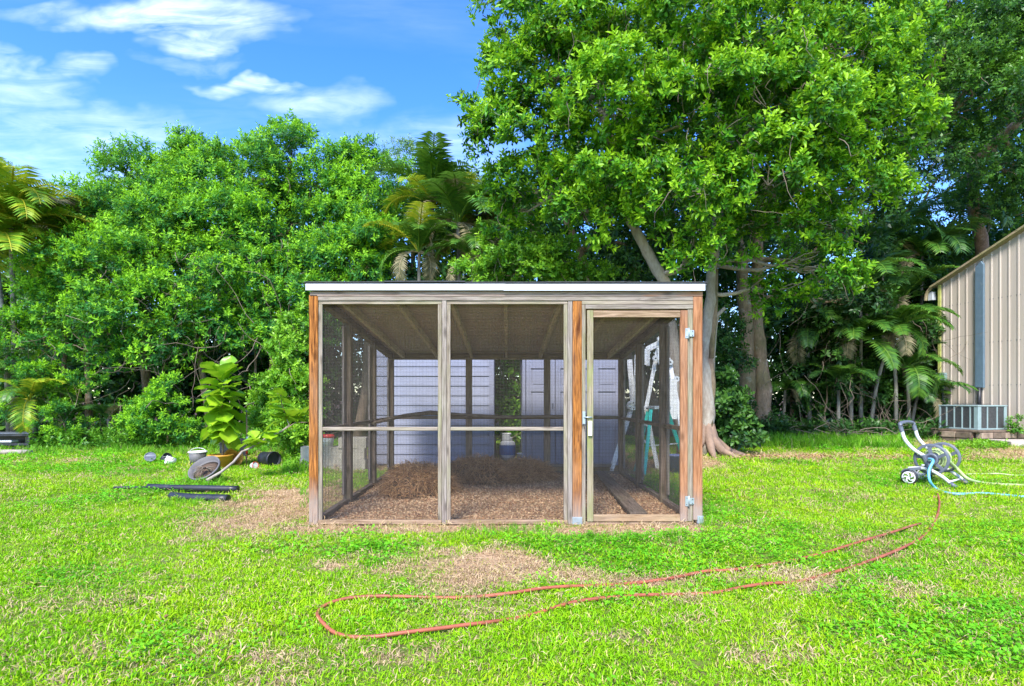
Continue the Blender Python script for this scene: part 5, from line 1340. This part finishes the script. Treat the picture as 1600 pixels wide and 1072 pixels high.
tree('hedge_tree', 'rounded hedge tree rising just beyond the pen roof corner', 'tree', gnd(560, 15.5), bpix([
    (580, 285, 17.0, 1.0, 1.0, .9), (620, 300, 17.2, .7, .7, .8), (570, 340, 16.4, 1.1, 1.0, 1.0), (510, 430, 15.0, 1.0, .9, 1.0), (590, 410, 14.8, 1.0, .9, .9), (470, 500, 14.6, .9, .8, .9), (555, 460, 14.8, 1.0, .8, .8)]),
    SP_H, 'lf_hedge', 'bark2', .13, 5, .48, 6.5, 18, 1.0, twigs=40, tint0=.2)
tree('hedge_tree', 'hazy blue green treetop poking up behind the palm clump', 'tree', gnd(640, 20), bpix([(640, 268, 19.5, .9, .9, .9), (612, 260, 19.5, .6, .6, .8), (700, 300, 19.5, .9, .8, .8), (735, 330, 19.0, .8, .8, .9)]), SP_S, 'lf_sky', 'bark2', .12, 6, .42, 6, 16, 1.1, tint0=.25)
tree('hedge_tree', 'thin grey green treetop above the yellowing palm', 'tree', gnd(30, 19), bpix([(22, 280, 19, .7, .7, .6), (-20, 300, 19, 1.2, .9, .9), (100, 325, 19, .8, .7, .5), (60, 345, 19, 1.0, .8, .6)]), SP_S, 'lf_sky', 'bark2', .12, 7, .38, 6, 13, 1.1, tint0=.2)
tree('sapling', 'pointed bright sapling at the hedge foot behind the white bucket', 'sapling', gnd(262, 13.2), bpix([(266, 615, 13.2, .28, .3, .42), (262, 650, 13.1, .45, .4, .45), (235, 670, 13.0, .5, .4, .35), (225, 640, 13.3, .35, .3, .35), (290, 680, 13.0, .35, .3, .25)]), SP_H, 'lf_hedge', 'bark2', .03, 8, .24, 22, 12, .75, tint0=.3)
tree('sapling', 'leafy shrub growing against the hedge below the yellow palm fronds', 'shrub', gnd(110, 13.4), bpix([(100, 655, 13.3, .5, .4, .35), (130, 600, 13.6, .5, .4, .3), (60, 590, 13.6, .4, .4, .25), (30, 640, 13.5, .4, .3, .25)]), SP_H, 'lf_hedge', 'bark2', .03, 9, .22, 18, 10, .7, tint0=.2)
tree('creeper_bush', 'bright green bush crowding against the corner post of the pen', 'bush', gnd(462, 10.8), bpix([
    (462, 560, 11.0, .30, .35, .5), (445, 610, 10.9, .40, .4, .45), (470, 625, 10.6, .32, .35, .45), (440, 655, 10.7, .38, .35, .3), (468, 680, 10.5, .32, .3, .3), (468, 510, 11.6, .30, .3, .45), (425, 640, 11.2, .3, .3, .3)]),
    SP_W, 'lf_bright', 'bark2', .03, 10, .22, 34, 15, 1.0, tint0=.1, twigs=20)
tree('creeper_bush', 'bright shrub whose top spills over the pen roof between the sheds', 'bush', gnd(800, 12.0), bpix([
    (800, 420, 12.2, .8, .7, .45), (860, 420, 12.2, .8, .7, .45), (760, 432, 12.3, .5, .5, .3), (830, 400, 12.4, .6, .6, .3), (795, 570, 12.0, .8, .6, .8), (795, 660, 11.8, .7, .6, .7), (910, 440, 12.3, .5, .5, .3)]),
    SP_W, 'lf_bright', 'bark2', .05, 11, .30, 16, 18, 1.15, tint0=.05, twigs=20)
tree('dark_shrub', 'dark glossy leaved shrub beside the flared root of the pale trunk', 'shrub', gnd(1128, 12.4), bpix([(1125, 630, 12.4, .35, .35, .42), (1140, 660, 12.3, .38, .35, .35), (1112, 660, 12.4, .25, .3, .35), (1150, 680, 12.2, .30, .3, .2), (1122, 600, 12.6, .25, .3, .25)]), SP_R, 'lf_dark', 'bark2', .03, 12, .24, 22, 9, .85, tint0=.3)

# --- the big tree behind the pen: two pale stems, wide glossy crown
base = P(1105, 712, 11.9); base.z = 0
BT = bpix([
    (850, 40, 10.9, 1.05, 1.1, 1.0), (842, 130, 10.9, 1.0, 1.0, .8), (835, 215, 10.9, .95, .95, .7), (790, 190, 10.9, .55, .6, .35), (735, 180, 10.8, .38, .4, .16), (790, 150, 10.8, .35, .4, .25), (850, 290, 11.2, .85, .9, .6), (800, 330, 11.6, .5, .6, .45),
    (950, 60, 10.4, 1.2, 1.1, 1.0), (960, 170, 10.2, 1.2, 1.1, .9), (950, 275, 10.4, 1.0, 1.0, .7), (900, 340, 10.9, .65, .8, .4), (1070, 60, 10.6, 1.2, 1.1, 1.0), (1080, 190, 10.3, 1.2, 1.1, .9), (1070, 300, 10.4, 1.05, 1.0, .7),
    (1100, 385, 10.6, .65, .7, .35), (1190, 60, 10.4, 1.2, 1.1, 1.0), (1200, 180, 10.1, 1.2, 1.1, .9), (1200, 290, 10.2, 1.0, 1.0, .65), (1300, 60, 10.6, 1.1, 1.1, 1.0), (1310, 170, 10.3, 1.05, 1.0, .8), (1290, 270, 10.4, .85, .9, .6),
    (1365, 90, 10.8, .70, .9, .7), (1380, 200, 10.6, .58, .8, .6), (1345, 290, 10.6, .50, .7, .40), (1275, 345, 10.6, .62, .7, .40), (1292, 425, 10.8, .36, .4, .22), (1216, 452, 11.8, .26, .3, .18), (1075, 412, 10.7, .38, .5, .2), (1150, 368, 10.8, .5, .5, .25), (1200, 350, 10.8, .55, .6, .3), (1270, 405, 10.8, .42, .5, .28),
    (900, -90, 11.2, 1.6, 1.3, 1.0), (1080, -110, 11.4, 1.8, 1.5, 1.2), (1260, -100, 11.3, 1.6, 1.4, 1.0), (1100, -260, 12, 2.0, 1.8, 1.2), (1000, 120, 13.2, 1.8, 1.2, 1.6), (1220, 120, 13.2, 1.8, 1.2, 1.6), (1110, 250, 12.8, 1.5, 1.0, 1.1)])
bt = tree('broadleaf_tree', 'huge glossy broadleaf tree on two pale stems overhanging the pen', 'tree', tuple(base), BT, SP_B, 'lf_big', 'bark1', .145, 21, .38, 7.0, 15, 1.02, None,
    stems=[[tuple(base), tuple(P(1103, 600, 11.9)), tuple(P(1107, 500, 11.9)), tuple(P(1112, 430, 11.9)), tuple(P(1122, 340, 11.8)), tuple(P(1130, 200, 11.6)), tuple(P(1110, 40, 11.6))],
           [tuple(P(1072, 712, 11.4) * 1), tuple(P(1060, 620, 11.3)), tuple(P(1050, 520, 11.2)), tuple(P(1038, 440, 11.1)), tuple(P(1012, 395, 11.0)), tuple(P(985, 345, 10.9)), tuple(P(960, 250, 10.8)), tuple(P(930, 120, 10.8))]],
    twigs=420, tint0=.17, droop=.25, inner=.10, back=.25)
r_ = np.random.default_rng(5)
q = MB(); b0 = base
q.tube([P(1112, 640, 11.95) - b0, P(1113, 560, 11.95) - b0, P(1117, 510, 11.9) - b0, P(1121, 492, 11.85) - b0, P(1133, 481, 11.8) - b0], [.06, .055, .05, .045, .035], 8)
q.build('broken_stub', M['bark1'], bt)
q = MB(); q.tube([P(1110, 560, 11.8) - b0, P(1114, 600, 11.85) - b0, P(1109, 690, 11.8) - b0], [.05, .06, .05], 8).tube([P(1111, 560, 11.8) - b0, P(1117, 480, 11.85) - b0, P(1119, 420, 11.85) - b0], [.05, .06, .04], 8)
q.build('climbing_stem', M['bark2'], bt)
q = MB()
for a, L in ((-.15, .95), (.5, .7), (-.9, .8), (2.6, .5), (3.6, .6), (1.6, .5), (-1.6, .5), (5.4, .6)):
    d = Vector((math.cos(a), math.sin(a), 0)); s = Vector((0, 0, 0))
    q.tube([s + Vector((0, 0, .70)) + d * .06, s + d * .13 + Vector((0, 0, .34)), s + d * .16 + d * L * .25 + Vector((0, 0, .12)), s + d * .16 + d * L * .55 + Vector((0, 0, .03)), s + d * (L * .8 + .12) + Vector((0, 0, -.03))], [.07, .10, .075, .05, .02], 8)
q.build('root', M['rust'], bt)

# --- twin brown trunks further back and the dark crown that shades the corner
tb0 = gnd(1178, 17)
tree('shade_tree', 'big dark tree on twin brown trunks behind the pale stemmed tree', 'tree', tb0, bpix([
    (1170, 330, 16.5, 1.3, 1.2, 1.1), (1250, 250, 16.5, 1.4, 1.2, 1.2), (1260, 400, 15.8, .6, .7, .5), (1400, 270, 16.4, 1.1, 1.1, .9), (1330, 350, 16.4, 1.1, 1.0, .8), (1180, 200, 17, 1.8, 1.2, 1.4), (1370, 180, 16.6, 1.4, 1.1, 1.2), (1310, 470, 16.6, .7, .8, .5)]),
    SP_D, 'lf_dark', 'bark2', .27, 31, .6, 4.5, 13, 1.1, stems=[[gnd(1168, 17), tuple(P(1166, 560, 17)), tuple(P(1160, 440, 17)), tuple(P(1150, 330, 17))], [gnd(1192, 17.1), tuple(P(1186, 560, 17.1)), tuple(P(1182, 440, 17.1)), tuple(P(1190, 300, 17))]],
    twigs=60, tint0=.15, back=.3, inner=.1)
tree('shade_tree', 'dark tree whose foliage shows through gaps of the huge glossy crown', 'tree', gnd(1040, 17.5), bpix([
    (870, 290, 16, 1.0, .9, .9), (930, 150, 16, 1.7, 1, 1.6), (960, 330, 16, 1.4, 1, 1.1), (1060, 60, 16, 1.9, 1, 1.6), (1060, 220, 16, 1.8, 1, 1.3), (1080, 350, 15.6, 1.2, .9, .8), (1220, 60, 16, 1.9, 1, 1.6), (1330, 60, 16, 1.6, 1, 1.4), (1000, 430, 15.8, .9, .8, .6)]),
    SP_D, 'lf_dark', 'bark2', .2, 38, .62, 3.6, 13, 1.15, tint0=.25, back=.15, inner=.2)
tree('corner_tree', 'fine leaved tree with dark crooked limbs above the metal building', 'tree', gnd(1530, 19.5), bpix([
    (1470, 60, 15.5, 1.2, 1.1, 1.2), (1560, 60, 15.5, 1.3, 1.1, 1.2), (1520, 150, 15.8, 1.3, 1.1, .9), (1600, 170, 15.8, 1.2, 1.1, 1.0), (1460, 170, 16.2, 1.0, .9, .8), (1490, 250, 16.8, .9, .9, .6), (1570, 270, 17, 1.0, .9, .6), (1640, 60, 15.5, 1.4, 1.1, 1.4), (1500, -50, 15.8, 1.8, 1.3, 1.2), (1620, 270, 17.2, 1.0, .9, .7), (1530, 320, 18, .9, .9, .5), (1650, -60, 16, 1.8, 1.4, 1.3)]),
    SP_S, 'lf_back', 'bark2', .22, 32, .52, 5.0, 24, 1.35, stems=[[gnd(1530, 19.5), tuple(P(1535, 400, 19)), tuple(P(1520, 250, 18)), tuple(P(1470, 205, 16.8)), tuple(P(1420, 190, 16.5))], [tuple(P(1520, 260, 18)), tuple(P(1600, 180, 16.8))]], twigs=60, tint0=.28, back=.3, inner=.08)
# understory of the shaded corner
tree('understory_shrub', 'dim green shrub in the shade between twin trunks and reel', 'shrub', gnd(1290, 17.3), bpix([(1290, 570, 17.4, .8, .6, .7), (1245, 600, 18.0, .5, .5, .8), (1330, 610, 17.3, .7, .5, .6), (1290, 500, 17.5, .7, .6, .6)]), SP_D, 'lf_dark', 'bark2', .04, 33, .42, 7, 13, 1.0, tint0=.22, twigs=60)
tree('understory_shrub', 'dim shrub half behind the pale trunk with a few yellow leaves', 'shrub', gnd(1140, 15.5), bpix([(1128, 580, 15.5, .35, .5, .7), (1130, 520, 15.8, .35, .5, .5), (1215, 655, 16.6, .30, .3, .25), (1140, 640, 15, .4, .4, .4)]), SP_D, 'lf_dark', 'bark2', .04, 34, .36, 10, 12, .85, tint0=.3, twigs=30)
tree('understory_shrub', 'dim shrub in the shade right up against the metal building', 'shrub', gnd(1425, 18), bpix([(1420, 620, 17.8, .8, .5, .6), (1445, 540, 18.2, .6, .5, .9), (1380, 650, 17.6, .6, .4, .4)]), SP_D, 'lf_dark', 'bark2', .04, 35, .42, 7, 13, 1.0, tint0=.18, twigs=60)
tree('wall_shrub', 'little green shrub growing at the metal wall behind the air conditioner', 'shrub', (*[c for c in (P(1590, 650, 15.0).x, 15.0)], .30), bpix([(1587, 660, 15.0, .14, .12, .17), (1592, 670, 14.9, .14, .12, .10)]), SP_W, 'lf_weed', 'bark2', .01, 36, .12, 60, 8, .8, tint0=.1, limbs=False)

# --- ground weeds at the hedge foot
r = np.random.default_rng(77)
def weed_strip(name, label, px0, px1, py0, py1, n, s, hmax, mat='lf_weed', sp_=None):
    px = r.uniform(px0, px1, n); py = r.uniform(py0, py1, n); Y = F * H / (py - VY); X = (px - VX) / F * Y
    z = r.uniform(.03, 1, n) ** 1.5 * hmax
    p = np.stack([X, Y, z], 1); d = np.stack([r.normal(0, .5, n), r.normal(-.2, .5, n), np.ones(n)], 1)
    V, Fc, T = place(sp_ or SP_W, p, d, s * r.uniform(.7, 1.4, n), r.normal(.25, .14, n), r); NL[0] += len(Fc)
    return tag(link(name, fast_mesh(name, V, Fc, {'tint': T}), M[mat]), label, 'weeds', kind='stuff')
weed_strip('undergrowth', 'low green weeds along the foot of the hedge', 42, 480, 690, 706, 2000, 1.1, .45)
weed_strip('undergrowth', 'leafy weeds around the black bin and pots', 445, 482, 708, 738, 200, .8, .16, 'lf_bright')
weed_strip('undergrowth', 'bright weeds growing before the air conditioner pad', 1495, 1575, 694, 704, 300, .8, .12, 'lf_bright')
weed_strip('undergrowth', 'dim weeds among the trunks in the shade', 1110, 1480, 682, 690, 700, 1.2, .45, 'lf_dark', SP_D)
weed_strip('undergrowth', 'weeds along the wall and the shed bases', 470, 1080, 715, 722, 240, .8, .12)

# --- palms
def frond_mesh(seed, L, droop, nleaf, ll, mat, name='frond'):
    r = random.Random(seed); V = []; Fc = []; T = []
    pts = []
    for i in range(9):
        q = i / 8; th = 1.15 - droop * q ** 1.15
        pts.append((th, q))
    x = z = 0; path = [Vector((0, 0, 0))]
    for i in range(16):
        q = i / 16; th = 1.15 - droop * q ** 1.2; path.append(path[-1] + Vector((math.cos(th), 0, math.sin(th))) * L / 16)
    def at(q): k = min(int(q * 16), 15); return path[k].lerp(path[k + 1], q * 16 - k), (path[k + 1] - path[k]).normalized()
    rm = MB().tube(path, [.016 * (1 - .85 * i / 16) + .002 for i in range(17)], 5)
    for v in rm.v: V.append(v); T.append(.95)
    quads = [f for f in rm.f if len(f) == 4]; Fc += quads
    for i in range(nleaf):
        q = .14 + .85 * i / nleaf; p, d = at(q); l_ = ll * (math.sin(math.pi * (q * .86 + .10)) ** .7) * r.uniform(.85, 1.1)
        for s in (-1, 1):
            side = Vector((0, s, 0)); up = d.cross(side) * s
            dr = (d * .55 + side * .85 + up * (.30 + r.uniform(-.1, .1)) * (1 if s > 0 else 1)).normalized()
            wd = .020 * r.uniform(.8, 1.2); nr = d.normalized()
            a = p; m_ = p + dr * l_ * .5 + Vector((0, 0, -.03 * l_)); e = p + dr * l_ + Vector((0, 0, -.32 * l_)) 
            k = len(V); V += [a - nr * wd * .4, a + nr * wd * .4, m_ + nr * wd, m_ - nr * wd, e]; t0 = r.uniform(.2, .8); T += [t0] * 5
            Fc += [(k, k + 1, k + 2, k + 3), (k + 3, k + 2, k + 4, k + 4)]
    V = np.array([tuple(v) for v in V]); Fq = np.array([f if f[2] != f[3] else f for f in Fc])
    # degenerate quads become triangles: keep both kinds in one mesh
    me = bpy.data.meshes.new(name); me.from_pydata(V.tolist(), [], [tuple(f) if len(set(f)) == 4 else tuple(f[:3]) for f in Fc])
    a = me.attributes.new('tint', 'FLOAT', 'POINT'); a.data.foreach_set('value', np.array(T, dtype=np.float32))
    me.materials.append(M[mat]); me.update(); return me
FR = {}
for mt in ('lf_palm', 'lf_palmy', 'lf_palmd', 'lf_dark'):
    FR[mt] = [frond_mesh(k + 5, 1.0, (1.5, 1.9, 2.5)[k], 26, .30, mt) for k in range(3)]
def palm(label, x, y, h, n, L, mats, seed, tilt=(.0, 1.0), name='palm', trunk=.05, stems=1, group=None, droopdry=0):
    r = random.Random(seed); o = empty(name, (x, y, 0), 0, label, 'palm', group)
    for s in range(stems):
        sx, sy = (r.uniform(-.35, .35), r.uniform(-.3, .3)) if s else (0, 0); hh = h * (1 if s == 0 else r.uniform(.6, .95))
        top = Vector((sx * 2.2 + r.uniform(-.1, .1), sy * 1.6, hh))
        MB().tube([(sx * .6, sy * .6, 0), (sx * 1.2, sy, hh * .5), tuple(top)], [trunk * 1.3, trunk, trunk * .8], 8).build('trunk', M['bark3'], o)
        for i in range(n):
            mt = r.choice(mats); me = FR[mt][r.choice((0, 1, 1, 2))]; q = (i + .5) / n
            f = link('frond', me, None, o); az = i * 2.39996 + r.uniform(-.3, .3); tl = r.uniform(*tilt) * (q ** .8) - .15
            ls = L * r.uniform(.75, 1.15)
            f.matrix_local = Matrix.Translation(top) @ Matrix.Rotation(az, 4, 'Z') @ Matrix.Rotation(tl, 4, 'Y') @ Matrix.Scale(ls, 4)
        for i in range(droopdry):
            f = link('frond', FR['lf_palmd'][2], None, o); az = r.uniform(3.3, 6.1)
            f.matrix_local = Matrix.Translation(top) @ Matrix.Rotation(az, 4, 'Z') @ Matrix.Rotation(r.uniform(.8, 1.3), 4, 'Y') @ Matrix.Scale(L * r.uniform(.6, .9), 4)
    return o
def palm_at(label, px, py, Y, *a, **k): p = P(px, py, Y); return palm(label, p.x, p.y, p.z, *a, **k)
palm_at('yellowing feathery palm whose crown shows orange tints, by the far hedge end', 22, 352, 14.0, 28, 2.1, ['lf_palmy'], 1, (.0, 1.1), stems=2, trunk=.06)
palm_at('grey green palm with upright fronds beside the yellowing one', 100, 375, 15.6, 15, 1.9, ['lf_palm', 'lf_palmd'], 2, (-.1, .8), trunk=.05)
palm_at('short palm with drooping yellow fronds and pale trunk at the hedge foot', 50, 625, 13.4, 11, 1.1, ['lf_palm', 'lf_palm', 'lf_palmy'], 3, (.5, 1.4), trunk=.11)
palm_at('small dim palm in the hollow with a brown drooping frond', 172, 655, 14.2, 9, 1.1, ['lf_palm', 'lf_palmd', 'lf_dark'], 4, (.2, 1.3), trunk=.04)
palm_at('palm at the picture edge with hanging yellow green fronds', -20, 580, 13.6, 12, 1.1, ['lf_palm', 'lf_palmy', 'lf_dark'], 5, (.3, 1.4), trunk=.07)
palm_at('tallest palm of the clump above the pen roof with spiky upright fronds', 672, 325, 15.0, 20, 1.9, ['lf_palm', 'lf_palm', 'lf_palmy'], 6, (-.35, .9), trunk=.06, droopdry=1)
palm_at('palm of the clump above the roof with arching tan tinted fronds', 718, 350, 14.6, 20, 1.9, ['lf_palm', 'lf_palm', 'lf_palm', 'lf_palmd', 'lf_palmy'], 7, (-.1, 1.2), trunk=.06, droopdry=2)
palm_at('low palm of the clump whose green fronds arch close over the roof', 742, 405, 14.0, 15, 1.5, ['lf_palm', 'lf_palm', 'lf_palmd'], 8, (.0, 1.2), trunk=.05, droopdry=3)
palm_at('palm with hanging pale fronds nearest the rounded hedge tree', 655, 395, 14.2, 14, 1.5, ['lf_palm', 'lf_palm', 'lf_palmy'], 9, (.3, 1.4), trunk=.05, droopdry=2)
palm_at('shaded palm behind the great crown with tan fronds and bare twigs', 785, 350, 15.5, 14, 1.8, ['lf_palm', 'lf_palmd', 'lf_dark'], 10, (.2, 1.3), trunk=.05, droopdry=3)
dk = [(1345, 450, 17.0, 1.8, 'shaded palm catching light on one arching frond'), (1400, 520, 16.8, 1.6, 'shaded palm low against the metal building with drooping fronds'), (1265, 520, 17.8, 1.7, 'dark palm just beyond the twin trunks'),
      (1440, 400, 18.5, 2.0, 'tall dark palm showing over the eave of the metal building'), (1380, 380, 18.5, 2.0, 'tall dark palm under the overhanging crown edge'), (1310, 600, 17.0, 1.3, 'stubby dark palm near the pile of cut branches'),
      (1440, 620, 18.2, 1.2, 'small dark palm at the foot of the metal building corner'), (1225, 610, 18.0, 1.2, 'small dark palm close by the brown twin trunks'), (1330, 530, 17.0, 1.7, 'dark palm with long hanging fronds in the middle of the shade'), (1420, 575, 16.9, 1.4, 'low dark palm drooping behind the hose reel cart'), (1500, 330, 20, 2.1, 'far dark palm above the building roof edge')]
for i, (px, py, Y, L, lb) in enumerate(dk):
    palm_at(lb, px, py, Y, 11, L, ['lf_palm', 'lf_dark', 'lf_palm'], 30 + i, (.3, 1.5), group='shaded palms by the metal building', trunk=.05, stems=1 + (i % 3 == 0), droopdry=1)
# --- vines and bare stems in the hollows, heap of cut branches
def tangle(name, label, cat, boxp, n, rad, seed, mat='twig', vert=.6, L=1.2):
    r = np.random.default_rng(seed); q = MB()
    for _ in range(n):
        px = r.uniform(boxp[0], boxp[1]); py = r.uniform(boxp[2], boxp[3]); Y = r.uniform(boxp[4], boxp[5]); p = np.array(P(px, py, Y))
        d = np.array([r.normal(0, 1 - vert), r.normal(0, .25), r.choice([-1, 1]) * vert]); d /= np.linalg.norm(d); pts = [p.copy()]; ln = L * r.uniform(.5, 1.4)
        for _k in range(8):
            d = d + r.normal(0, .28, 3); d /= np.linalg.norm(d); p = p + d * ln / 8; p[2] = max(p[2], .03); pts.append(p.copy())
        r0 = rad * r.uniform(.5, 1.4); q.tube(pts, [r0 * (1 - .08 * i) for i in range(9)], 5, cap=False)
    return tag(q.build(name, M[mat]), label, cat, kind='stuff')
tangle('vine_stems', 'tangle of bare pale vine stems in the dark hollow of the hedge', 'vines', (230, 470, 470, 680, 13.4, 14.6), 60, .011, 1, vert=.55, L=1.8)
tangle('vine_stems', 'thin bare stems in the shaded end of the hedge', 'vines', (40, 240, 540, 690, 13.6, 14.6), 32, .010, 2, vert=.6, L=1.3)
tangle('vine_stems', 'bare twisted stems hanging in the shade by the metal building', 'vines', (1180, 1465, 480, 680, 16.4, 17.6), 48, .008, 3, vert=.6, L=1.6)
tangle('vine_stems', 'bare pale twigs hanging by the palms over the roof', 'vines', (740, 800, 340, 430, 14.8, 15.6), 40, .010, 4, vert=.5, L=1.0)
tangle('branch_pile', 'heap of cut dry branches lying along the long grass', 'branches', (1270, 1400, 672, 683, 15.6, 16.4), 40, .011, 5, vert=.10, L=1.6)
tangle('branch_pile', 'heap of dry brush beside the metal building corner', 'branches', (1380, 1430, 650, 682, 16.4, 17.2), 30, .010, 6, vert=.35, L=1.1)
# slim trunks seen in the hollows
for i, (px, Y, h, r0, lean, lb) in enumerate([(95, 14.6, 3.0, .07, .1, 'slim grey trunk between the short palm and the shrub'), (415, 15.2, 2.6, .05, -.3, 'slim crooked trunk in the dark hollow beyond the black bin'), (1236, 18.5, 3.6, .07, .15, 'slim dark trunk just past the twin trunks'), (1420, 17.6, 3.0, .06, -.2, 'slim leaning trunk close to the metal building'), (1345, 18.2, 4.0, .06, .25, 'slim trunk in the shade over the branch heap')]):
    x, y, _ = gnd(px, Y); q = MB().tube([(0, 0, 0), (lean * .3, 0, h * .35), (lean * .9, 0, h * .7), (lean * 1.0, .1, h)], [r0, r0 * .85, r0 * .7, r0 * .55], 8).build('bare_trunk', M['bark2'], None, 0, (x, y, 0)); tag(q, lb, 'tree trunk')
print('leaf faces', NL[0], 'objects', len(bpy.data.objects))
